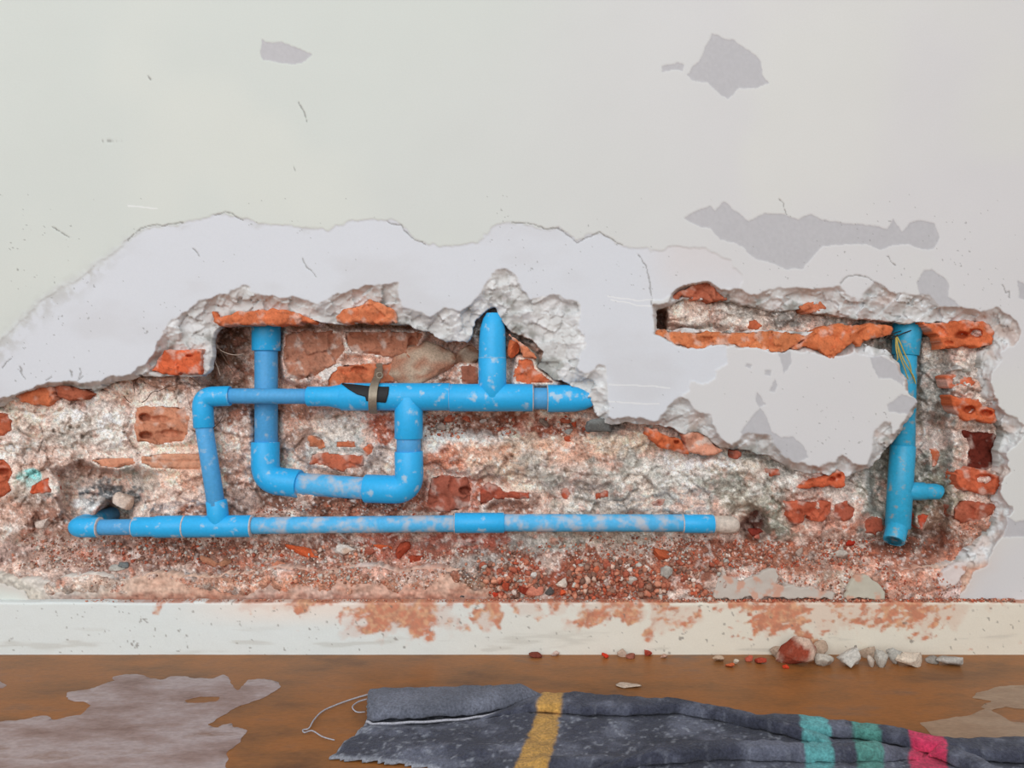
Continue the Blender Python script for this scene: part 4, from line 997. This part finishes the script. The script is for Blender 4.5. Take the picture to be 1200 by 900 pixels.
def stone(name, label, cat, pos, size, color, color2=None, roll=0.0, group=None, planes=14, noise=0.08, parent=None):
    """one lump: pos = base centre (x, y, z), size = (w, d, h) in m"""
    vtx, fc = rock_verts(3, planes, noise=noise)
    vtx = vtx * np.array(size) / 2
    vtx = vtx @ rot_z(math.radians(roll))
    n = fbm(vtx[:, 0] * 1000 + pos[0] * 999, vtx[:, 2] * 1000 + vtx[:, 1] * 700, 5, 3, 161)
    vtx = vtx * (1 + n * 0.09)[:, None]
    zmin = vtx[:, 2].min()
    vtx[:, 2] -= zmin
    c = np.broadcast_to(lin(color), (len(vtx), 3)).copy() * (1 + 0.15 * n)[:, None]
    if color2 is not None:
        c = mix(c, lin(color2), sstep(-0.1, 0.3, fbm(vtx[:, 0] * 1000 + 50, vtx[:, 2] * 1000 + vtx[:, 1] * 500 + pos[0] * 777, 9, 2, 163)))
    me = np_mesh(name, vtx, fc, np.clip(c, 0, 1))
    o = link(name, me, M_STONE, parent, smooth=False)
    o.location = pos
    if parent is None:
        o['label'] = label; o['category'] = cat
        if group: o['group'] = group
    return o
def heap_stone(name, label, cat, px, py, w, h, color, roll=0.0, depth=None, color2=None, sink=0.45, group=None, **kw):
    """a lump lying on the debris, centred at px, py on the slope"""
    y = (core_at(px, py) if depth is None else depth) * MM
    d = max(min(w, h) * 0.9, 5) * MM
    y = y - d * (0.5 - sink * 0.5)
    p = P3(px, py, y)
    s = 1 + y / DIST
    hh = h * MM * s
    return stone(name, label, cat, (p.x, p.y, p.z - hh / 2), (w * MM * s, d, hh), color, color2, roll, group, **kw)

GR = (176, 172, 164); WH = (214, 206, 198); BR = (166, 74, 52); ORc = (204, 96, 58); PKc = (206, 142, 120); TN = (176, 140, 116)
# built-in lumps of stone that belong to the wall
for (px, py, w, h, dep, c1, c2) in [(499, 425, 96, 60, 60, (196, 172, 150), (178, 128, 104)), (546, 416, 36, 40, 58, (172, 150, 130), (140, 104, 84)),
                                    (143, 588, 22, 24, 56, (222, 204, 190), None), (1120, 432, 14, 12, 22, (196, 192, 186), None), (1133, 434, 12, 12, 24, (170, 166, 158), None)]:
    y = dep * MM; p = P3(px, py, y); s = 1 + y / DIST
    stone('stone', None, None, (p.x, p.y + 0.004, p.z - h * MM * s / 2), (w * MM * s, 0.03, h * MM * s), c1, c2, 0, planes=7, parent=wall)
y = 13 * MM
stone('brick', None, None, tuple(P3(601, 420, 0.026)), (0.018, 0.022, 0.025), (208, 108, 68), None, 10, planes=8, parent=wall)

L = heap_stone
L('brick_shard', 'long flat orange brick shard lying on the rubble below the loop of pipe', 'brick shard', 357, 648, 50, 11, ORc, roll=-14)
L('mortar_lump', 'pale lumpy mortar piece right of the long orange shard', 'rubble', 402, 642, 28, 17, WH, color2=(206,176,156))
L('brick_shard', 'thin orange brick sliver beside the dark red lump under the long pipe', 'brick shard', 445, 641, 36, 6, ORc, roll=-5)
L('brick_shard', 'dark red brick lump under the middle of the long pipe', 'brick shard', 470, 644, 17, 27, BR, roll=-25)
L('brick_shard', 'small dark red brick piece tucked below the bigger dark red lump', 'brick shard', 487, 653, 18, 12, BR)
L('brick_shard', 'dull pink brick fragment just under the long flat orange shard', 'brick shard', 325, 662, 20, 12, (196,130,104), roll=8)
L('brick_shard', 'small pinkish red brick bit between the pale mortar lump and the orange sliver', 'brick shard', 432, 647, 12, 9, (182,104,84))
L('brick_shard', 'tan slab-like brick fragment below the lower tee', 'brick shard', 245, 660, 26, 9, (176,122,96), roll=-22)
L('brick_shard', 'tan fragment leaning against the tan slab-like fragment', 'brick shard', 264, 659, 17, 11, (168,118,92), roll=20)
L('mortar_lump', 'flat grey mortar flake at the left edge of the dusty ledge', 'rubble', 134, 665, 26, 8, GR)
L('mortar_lump', 'small dark grey lump beside the flat grey mortar flake', 'rubble', 146, 663, 14, 10, (112,116,116))
L('mortar_lump', 'pale mortar lump below the left end of the lowest pipe', 'rubble', 48, 612, 22, 16, (216,200,190), color2=(190,170,158))
L('brick_shard', 'broad orange brown brick chunk under the right end of the long pipe', 'brick shard', 776, 649, 29, 17, (184,92,60), roll=-8)
L('mortar_lump', 'pointed grey mortar lump below the broad orange brown chunk', 'rubble', 779, 668, 21, 20, GR, roll=15)
L('mortar_lump', 'knobbly pale mortar lump left of the pointed grey one', 'rubble', 740, 680, 16, 10, (200,190,180))
L('brick_shard', 'round dark red brick lump at the left of the rubble heap', 'brick shard', 594, 686, 12, 14, BR)
L('brick_shard', 'dark red brick chunk in the middle of the rubble heap', 'brick shard', 612, 691, 18, 15, (150,62,46))
L('brick_shard', 'large salmon pink brick chunk near the skirting in the rubble heap', 'brick shard', 628, 692, 23, 15, (204,128,106), roll=-6)
L('mortar_lump', 'pale angular stone on top of the rubble heap', 'rubble', 627, 674, 11, 9, WH)
L('mortar_lump', 'pale wedge-shaped stone right of the salmon pink chunk', 'rubble', 657, 684, 16, 10, (206,190,176), roll=20)
L('brick_shard', 'small bright orange brick bit under the pale wedge-shaped stone', 'brick shard', 661, 694, 12, 9, (208,92,58))
L('mortar_lump', 'dark grey stone between the salmon chunk and the bright orange bit', 'rubble', 645, 692, 13, 11, (96,92,90))
L('brick_shard', 'little scarlet brick bit at the lower left of the rubble heap', 'brick shard', 582, 697, 9, 8, (196,66,44))
L('mortar_lump', 'dark round pebble on the dusty ledge left of the rubble heap', 'rubble', 541, 699, 9, 7, (104,96,94))
L('brick_shard', 'lone orange brick piece on the slope right of the rubble heap', 'brick shard', 697, 667, 11, 12, (196,104,74))
L('mortar_lump', 'greyish lump on the soil left of the upright pipe foot', 'rubble', 984, 648, 20, 14, (178,168,158), color2=(150,128,116))
L('brick_shard', 'small deep red brick lump near the foot of the upright pipe', 'brick shard', 996, 636, 12, 10, (172,52,36))
L('mortar_lump', 'pale flat pebble right of the small deep red lump', 'rubble', 1009, 640, 13, 8, (196,176,164))
L('mortar_lump', 'upright grey sliver of stone on the brown soil', 'rubble', 936, 646, 9, 13, (170,150,138), roll=-20)
L('brick_shard', 'dark red crumbled brick in the small hollow beyond the pipe plug', 'brick shard', 884, 622, 20, 14, (130,54,44), depth=46)
L('brick_shard', 'dull pink brick bit at the mouth of the small hollow', 'brick shard', 888, 628, 10, 8, (190,112,96), depth=34)
# gravel behind the main pipe: the larger pieces
for (px, py, w, h, col, lab) in [
  (516,500,14,11,(176,160,150),'greyish stone at the left of the gravel under the upper pipe'),
  (527,490,12,9,(190,104,78),'rusty stone right under the upper pipe beside the loop riser'),
  (546,490,11,11,(184,100,76),'rusty round stone under the seam of the two upper tees'),
  (566,493,9,7,(206,196,190),'whitish pebble in the gravel under the upper tee'),
  (577,495,10,7,(212,182,170),'pinkish white pebble right of the whitish pebble'),
  (590,503,13,11,(200,98,76),'salmon red stone under the right arm of the upper tee'),
  (637,494,12,13,(132,116,106),'dark brown stone below the gap before the pipe end cap'),
  (661,491,16,11,(170,96,74),'reddish brown stone below the pipe end cap'),
  (673,494,8,14,(188,88,62),'upright red brick sliver below the pipe end cap'),
  (666,506,11,10,(158,156,150),'grey stone under the reddish brown stone'),
  (664,514,12,8,(196,96,68),'orange red bit at the lower edge of the gravel'),
  (534,503,8,7,(206,188,178),'pale little stone left of the rusty round stone')]:
    L('mortar_lump' if sum(col) > 440 else 'brick_shard', lab, 'rubble', px, py, w, h, col, sink=0.3)
L('mortar_lump', 'grey crumbling render lump under the plaster tip right of the end cap', 'rubble', 700, 497, 34, 20, (116,118,116), depth=26, planes=14, noise=.12)

# lumps lying on the floor against the skirting
def floor_stone(name, label, px, py_base, w, h, color, color2=None, roll=0.0, cat='rubble', depth=None, group=None, **kw):
    x, y = floor_xy(px, py_base)
    d = DIST + y; sc = d / 900.0
    dep = w * sc * 0.8 if depth is None else depth
    w *= 1.16; h *= 1.14
    return stone(name, label, cat, (x, min(y + dep * 0.5, -0.0125 - dep * 0.45), -0.10 * h * sc), (w * sc, dep, h * sc), color, color2, roll, group, **kw)
floor_stone('brick_lump', 'largest lump by the skirting, a broken brick with a dark red face', 938, 785, 44, 31, (196,168,150), (142,66,48), roll=28, cat='brick shard', planes=8)
floor_stone('mortar_lump', 'blocky grey lump right of the largest brick lump by the skirting', 974, 784, 27, 18, (184,176,164))
floor_stone('mortar_lump', 'tall pale grey lump at the middle of the row by the skirting', 1003, 785, 28, 27, (196,192,184))
floor_stone('mortar_lump', 'narrow beige lump right of the tall pale grey lump', 1021, 783, 11, 18, (196,182,168))
floor_stone('mortar_lump', 'upright grey lump right of the narrow beige one', 1035, 784, 16, 22, (180,174,164))
floor_stone('mortar_lump', 'rounded grey lump left of the pale cream lump', 1051, 780, 16, 18, (168,164,156))
floor_stone('mortar_lump', 'broad cream-coloured lump toward the right end of the row', 1072, 784, 29, 17, (208,192,174))
floor_stone('mortar_lump', 'dull grey lump behind the right end of the row', 1097, 779, 15, 11, (150,144,136))
floor_stone('mortar_lump', 'flat grey flake ending the row by the skirting at the right', 1117, 784, 28, 13, (176,170,162), (120,108,102))
floor_stone('mortar_lump', 'brownish lump half behind the largest brick lump', 918, 773, 22, 14, (170,148,130))
floor_stone('brick_shard', 'little scarlet brick crumb in front of the largest lump', 921, 784, 7, 6, (196,66,40), cat='brick shard')
floor_stone('mortar_lump', 'tan block leaning on the skirting behind the blocky grey lump', 962, 774, 20, 22, (178,154,134))
floor_stone('mortar_lump', 'tan lump behind the upright grey lump', 1020, 771, 20, 14, (186,164,144))
for (px, py, w, h, col, lab) in [(629,770,16,8,(120,62,50),'dark red crumb by the skirting above the yellow towel stripe'),(650,769,9,6,(196,170,158),'pale pinkish crumb right of the dark red crumb'),
    (709,772,9,7,(204,62,40),'scarlet crumb alone on the floor by the skirting'),(730,771,11,10,(186,160,142),'pale round crumb by the skirting'),(741,773,12,7,(150,92,76),'brownish crumb touching the pale round crumb'),
    (761,769,10,8,(178,80,64),'brick red crumb right of the brownish crumb'),(845,777,15,8,(190,164,140),'flat beige crumb left of the large lumps'),(863,779,6,7,(206,190,170),'small cream crumb right of the flat beige crumb'),
    (892,779,13,9,(170,70,52),'dark red crumb just left of the large lumps'),(779,772,8,5,(186,150,132),'small tan crumb near the middle of the skirting'),(856,783,10,5,(190,96,60),'orange crumb in front of the small cream crumb'),
    (878,776,9,7,(182,90,70),'rusty crumb left of the dark red crumb')]:
    floor_stone('brick_crumb', lab, px, py, w, h, col, cat='rubble')
# pale chip of plaster on the floor near the towel
cx, cyy = floor_xy(737, 804)
stone('plaster_chip', 'pale thin plaster chip on the brown floor beyond the towel', 'plaster chip', (cx, cyy, -0.0002), (0.027, 0.016, 0.003), (196, 176, 158), planes=6)
# a flake of old paint standing on the ledge, and pale paint plates left at the foot of the right cavity
floor_col = lin((206, 200, 190))
def paint_plate(label, poly, y0, tilt, color, name='plaster_flake'):
    p = np.asarray(poly, float); st = 1.3
    U, V = np.meshgrid(np.arange(p[:, 0].min() - 3, p[:, 0].max() + 4, st), np.arange(p[:, 1].min() - 3, p[:, 1].max() + 4, st))
    d = sdf(poly, U, V, 30) + fbm(U, V, 10, 4, 171) * 3.0
    Y = y0 + tilt * (p[:, 1].max() - V) + fbm(U, V, 16, 3, 173) * 0.8
    c = np.broadcast_to(lin(color), U.shape + (3,)) * (1 + 0.05 * fbm(U, V, 8, 3, 175))[..., None]
    c = mix(c, lin((200, 146, 122)), sstep(0.05, 0.5, fbm(U, V, 11, 4, 177)) * 0.8)
    o = link(name, grid_patch(name, U, V, Y * MM, d, np.clip(c, 0, 1), skirt=0.006, cell=st), M_PLASTER, wall)
    o['label'] = label
paint_plate('strip of old painted plaster left above the skirting', [(836,700),(842,684),(848,672),(858,676),(866,682),(880,676),(896,670),(908,668),(912,676),(908,686),(930,688),(960,692),(976,696),(974,702),(900,700),(850,702)], -7.5, .16, (190,180,170))
paint_plate('rounded grey plaster flake above the skirting', [(1004,676),(1018,675),(1028,682),(1036,694),(1036,702),(1010,701),(990,700),(994,688)], -8.0, .18, (186,180,164))
paint_plate('whitish plaster patch at the lower right edge of the cavity', [(1105,672),(1114,664),(1128,658),(1134,662),(1128,672),(1118,684),(1108,690),(1102,684)], 1.0, .1, (216,204,200))

# ------------------------------------------------------------------ fine gravel nobody could count
def gravel(name, label, zones, seed, on_ledge=False):
    rng = np.random.RandomState(seed)
    base, fc = ico(1)
    allv = []; allf = []; allc = []; off = 0
    pal = [(184,112,88),(168,92,72),(208,142,116),(206,174,156),(218,200,188),(166,124,106),(134,98,84),(194,188,178),(196,98,70)]
    for (u0, u1, v0, v1, n, smin, smax, wts) in zones:
        wts = np.array(wts, float); wts /= wts.sum()
        pu = rng.uniform(u0, u1, n); pv = rng.uniform(v0, v1, n)
        edge = np.minimum(np.minimum(pu - u0, u1 - pu) / 40.0, np.minimum(pv - v0, v1 - pv) / 9.0)
        keep = (fbm(pu, pv, 34, 3, 181) > -0.42) & (on_ledge | (edge + fbm(pu, pv, 16, 3, 184) * 0.9 > 0.25))
        for a, b in zip(pu[keep], pv[keep]):
            sz = smin + (smax - smin) * rng.rand() ** 2.6
            y = core_at(a, b) - sz * 0.22
            if on_ledge:
                y = rng.uniform(-10.5, -1.5)
            p = unproj(np.float64(a), np.float64(b), np.float64(y * MM))
            if on_ledge:
                p = np.array([(a - 600) * MM * .99, y * MM, 0.0604 + sz * 0.3 * MM])
            vt = base * (1 + rng.uniform(-.32, .32, (len(base), 1))) * np.array([1, rng.uniform(.6, 1), rng.uniform(.55, 1)]) * sz * 0.5 * MM
            vt = vt @ rot_z(rng.uniform(0, 6.28))
            allv.append(vt + p); allf.append(fc + off); off += len(base)
            c = lin(pal[rng.choice(9, p=wts)]) * rng.uniform(.8, 1.15)
            allc.append(np.broadcast_to(c, (len(base), 3)))
    me = np_mesh(name, np.concatenate(allv), np.concatenate(allf), np.clip(np.concatenate(allc), 0, 1))
    o = link(name, me, M_STONE, smooth=False)
    o['label'] = label; o['category'] = 'rubble'; o['kind'] = 'stuff'
RED = [4,3,3,1.2,.8,3,2,.5,1]; MIXED = [2,2,2,2,2,3,2,2,.5]; PALE = [1,.6,2,4,4,2,1,2,.2]; DARK = [2,3,1,1,.5,3,4,.6,.5]
gravel('gravel', 'fine red and grey brick gravel heaped along the foot of the broken wall', [
 (560,860,655,705,2600,2.0,9.5,RED),(560,840,636,668,900,2.0,5.5,MIXED),(830,1040,632,668,1500,2.0,5.0,RED),(860,1120,660,704,900,1.5,4.0,[3,2,4,2,1,2,1,.5,.5]),
 (0,140,626,668,700,2.0,5.0,PALE),(130,300,628,662,700,2.0,5.5,DARK),(270,430,636,684,900,2.0,6.5,PALE),(380,600,640,696,900,1.8,4.5,PALE),(100,420,660,706,420,1.4,3.2,[2,2,3,2,1,3,2,.5,.3]),(300,520,584,604,420,1.8,4.5,DARK),(560,620,672,700,160,2.5,6.5,MIXED),
 (496,690,486,512,620,2.0,7.0,MIXED),(690,840,626,650,420,1.8,4.5,MIXED),(1010,1110,628,652,300,1.6,3.6,DARK),(1090,1150,610,690,260,1.6,4.0,[3,2,4,2,1,2,1,.5,.5])], 5)
gravel('brick_dust', 'reddish brick crumbs lying along the top of the skirting', [(100,560,0,1,420,1.2,2.6,[3,1,3,2,1,2,1,.5,.5]),(560,860,0,1,520,1.4,3.4,RED),(860,1200,0,1,900,1.8,4.6,[4,4,3,1,.4,3,2,.2,1])], 9, on_ledge=True)

# ------------------------------------------------------------------ the wet towel
def towel():
    tx, ty = floor_xy(640, 850)
    t = empty('towel', (tx, ty, 0), 'wet dark grey blue towel with one yellow stripe bunched on the floor', 'towel')
    def fp(lst): return [tuple(floor_xy(a, b, 0.006) * 1000) for a, b in lst]
    outline = fp([(386,882),(396,871),(402,862),(414,856),(426,846),(430,836),(428,822),(432,811),(450,809),(500,808),(560,807),(600,809),(640,811),(690,813),(740,817),(790,821),(850,829),(900,838),(940,842),(1000,850),
        (1050,856),(1085,864),(1120,869),(1160,868),(1210,864),(1300,866),(1300,1000),(560,1000),(545,902),(520,897),(500,893),(470,889),(440,887),(410,885)])
    ridges = [([(420,852),(470,856),(540,858)], 3, 10, 10), ([(470,872),(560,876),(620,874)], 3, 14, 14), ([(640,895),(700,892),(750,893)], 6, 8, 12)]
    st = 1.9
    P = np.array(outline)
    X, Yg = np.meshgrid(np.arange(P[:, 0].min() - 4, 560, st), np.arange(-345, P[:, 1].max() + 6, st))
    d = sdf(outline, X, Yg, 60) + fbm(X, Yg, 22, 3, 191) * 2.0 + fbm(X, Yg, 5, 2, 192) * 0.8
    H = 3.5 + fbm(X, Yg * 1.6, 60, 3, 193) * 2.2 + fbm(X, Yg, 9, 3, 195) * 0.9
    for (ln, h, wf, wb) in ridges:
        L = np.array(fp(ln))
        # height above the fold's line, steeper on the viewer's side
        best = np.full(X.shape, 1e9); side = np.zeros(X.shape)
        for (ax, ay), (bx, by) in zip(L[:-1], L[1:]):
            ex, ey = bx - ax, by - ay
            tt = np.clip(((X - ax) * ex + (Yg - ay) * ey) / (ex * ex + ey * ey), 0, 1)
            dx = X - ax - tt * ex; dy = Yg - ay - tt * ey
            dd = np.hypot(dx, dy); n = dd < best
            best = np.where(n, dd, best); side = np.where(n, dy, side)
        wdt = np.where(side < 0, wf, wb)
        H = H + h * np.exp(-(best / wdt) ** 2)
    H = H * np.clip(-d / 5.0 + 0.35, 0.12, 1) + 0.4
    def cloth_color(X, Yg, fleck=0.5):
        c = mix(np.broadcast_to(lin((64, 66, 80)), X.shape + (3,)), lin((102, 105, 120)), sstep(-0.2, 0.7, fbm(X, Yg * 1.5, 26, 4, 197)))
        c = mix(c, lin((52, 54, 66)), sstep(0.1, 0.7, fbm(X, Yg * 2, 70, 3, 199)) * 0.7)
        c = mix(c, lin((176, 180, 190)), sstep(0.35, 0.9, fbm(X, Yg, 4, 3, 202)) * fleck)
        for (pa, pb, wa, wb, col, amt) in STRIPES:
            A = floor_xy(*pa, 0.006) * 1000; B = floor_xy(*pb, 0.006) * 1000
            tt = (Yg - A[1]) / (B[1] - A[1])
            cx = A[0] + (B[0] - A[0]) * tt
            hw = wa + (wb - wa) * np.clip(tt, 0, 1)
            k = sstep(hw + 1.8, hw - 1.2, np.abs(X - cx + fbm(X, Yg, 8, 3, 204) * 2.2))
            c = mix(c, lin(col) * (1 + 0.2 * fbm(X, Yg, 5, 3, 206))[..., None], k * amt)
        return c
    STRIPES = [((651, 811), (622, 900), 10.5, 12.5, (196, 150, 78), .95), ((952, 842), (962, 900), 13.5, 10.5, (98, 168, 170), .9),
               ((1014, 850), (1020, 900), 12, 10, (84, 146, 136), .85), ((1086, 858), (1088, 900), 15, 14, (206, 58, 96), .95)]
    c = cloth_color(X, Yg)
    edge = sstep(-4.0, -1.0, d)
    c = mix(c, lin((176, 180, 190)), edge * 0.6)
    n0, n1 = X.shape
    idx = np.arange(n0 * n1).reshape(n0, n1)
    keep = (d[:-1, :-1] + d[1:, :-1] + d[:-1, 1:] + d[1:, 1:]) < 0
    q = np.stack([idx[:-1, :-1][keep], idx[:-1, 1:][keep], idx[1:, 1:][keep], idx[1:, :-1][keep]], 1)
    used = np.unique(q); rm = np.full(n0 * n1, -1); rm[used] = np.arange(len(used))
    co = np.stack([X.ravel() * MM - tx, Yg.ravel() * MM - ty, H.ravel() * MM], 1)[used]
    body = link('towel_body', np_mesh('towel_body', co, rm[q], np.clip(c, 0, 1).reshape(-1, 3)[used]), M_CLOTH, t)
    md = body.modifiers.new('thickness', 'SOLIDIFY'); md.thickness = 0.0012; md.offset = -1
    # the far edge is folded over, and the rest lies in flat overlapping folds
    def flap(name, spine_f, spine_b, top, taper_in, taper_out, tint=None, z0=0.010):
        F_ = [Vector((*floor_xy(a, b, z0), 0)) for a, b in spine_f]; B_ = [Vector((*floor_xy(a, b, z0), 0)) for a, b in spine_b]
        bm = bmesh.new(); rings = []
        prof = [(0.0, 0.25), (0.01, 0.58), (0.09, 0.84), (0.28, 0.96), (0.55, 1.0), (0.78, 0.94), (0.93, 0.68), (1.0, 0.34), (0.9, 0.17), (0.4, 0.17)]
        NS = 110
        for i in range(NS + 1):
            s = i / NS * (len(F_) - 1); k = min(int(s), len(F_) - 2); fr = s - k
            a = F_[k].lerp(F_[k + 1], fr); b = B_[k].lerp(B_[k + 1], fr)
            tp = min(1.0, taper_in + i / NS * 6) * min(1.0, taper_out + (1 - i / NS) * 4)
            ring = []
            for j, (tt, hh) in enumerate(prof):
                p = a.lerp(b, tt)
                nz = float(fbm(np.array([p.x * 1000.0]), np.array([p.y * 1000.0 + j * 9]), 10, 3, 211)[0])
                ring.append(bm.verts.new((p.x - tx, p.y - ty + nz * 0.0008, hh * tp * top + nz * 0.0012 + 0.002)))
            rings.append(ring)
        for r0, r1 in zip(rings[:-1], rings[1:]):
            for j in range(len(prof)):
                bm.faces.new((r0[j], r0[(j + 1) % len(prof)], r1[(j + 1) % len(prof)], r1[j]))
        bm.faces.new(rings[0]); bm.faces.new(rings[-1][::-1])
        bmesh.ops.subdivide_edges(bm, edges=bm.edges[:], cuts=1, use_grid_fill=True)
        me_co = np.array([v.co[:] for v in bm.verts])
        fl = finish(name, bm, M_CLOTH, t, sharp=2)
        sub = fl.modifiers.new('soft', 'SUBSURF'); sub.levels = 1; sub.render_levels = 1
        cc = cloth_color((me_co[:, 0] + tx) * 1000, (me_co[:, 1] + ty) * 1000, 0.12)
        if tint: cc = mix(cc, lin(tint), np.full(len(me_co), 0.45))
        at = fl.data.color_attributes.new('Col', 'FLOAT_COLOR', 'POINT')
        full = np.ones((len(me_co), 4), np.float32); full[:, :3] = cc
        at.data.foreach_set('color', full.ravel())
        return F_
    F_ = flap('folded_flap', [(430,838),(438,841),(470,839.5),(510,837.5),(548,834.5),(575,830),(600,824),(622,817),(642,813.5)],
              [(431,812),(440,810),(470,809),(510,808.5),(548,808),(575,808),(600,808.5),(622,809.5),(644,811)], 0.0175, .8, .2, (126, 130, 142))
    flap('fold', [(560,834),(620,829),(680,833),(740,834),(790,831),(850,840),(900,851),(960,866),(1000,878)], [(600,822),(640,811.5),(690,812.5),(740,817),(790,822),(850,832),(900,843),(960,856),(1000,868)], 0.013, .2, .2)
    flap('fold', [(840,838),(900,851),(950,857),(1000,860),(1040,866),(1085,876),(1140,886),(1200,889),(1290,890)], [(840,828),(900,838),(950,842),(1000,850),(1050,856),(1085,864),(1130,868),(1200,864),(1290,866)], 0.014, .1, .8)
    flap('fold', [(680,897),(760,892),(860,885),(940,887),(1000,888),(1040,886),(1080,880)], [(720,884),(790,875),(860,871),(940,875),(1000,876),(1040,873),(1085,869)], 0.015, .1, .1)
    flap('fold', [(1085,876),(1110,888),(1140,902),(1170,920)], [(1100,868),(1130,880),(1160,896),(1190,915)], 0.013, .1, .8)
    bm = bmesh.new()
    hem = [F_[k].lerp(F_[k + 1], f) for k in range(len(F_) - 1) for f in (0, .33, .66)]
    hem_pts = [(p.x - tx, p.y - ty - 0.0005, 0.0042 + 0.0015 * math.sin(i * 2.1) * .2) for i, p in enumerate(hem)]
    hem_pts += [(floor_xy(a, b, 0.012)[0] - tx, floor_xy(a, b, 0.012)[1] - ty, 0.012) for a, b in [(644,812)]]
    strand_bm(bm, hem_pts, 0.0014)
    h = finish('hem', bm, M_HEM, t, sharp=3); h['label'] = 'pale stitched hem'
    bm = bmesh.new()
    strand_bm(bm, [(floor_xy(a, b)[0] - tx, floor_xy(a, b)[1] - ty, 0.002) for a, b in [(432,816),(415,821),(395,828),(378,836),(368,846),(362,856),(355,858),(357,861),(366,859),(378,866),(392,870)]], 0.0008)
    strand_bm(bm, [(floor_xy(a, b)[0] - tx, floor_xy(a, b)[1] - ty, 0.003) for a, b in [(430,823),(420,826),(413,832),(418,838),(428,838)]], 0.0008)
    h = finish('loose_thread', bm, M_HEM, t, sharp=3); h['label'] = 'loose beige thread trailing from the towel corner'
towel()
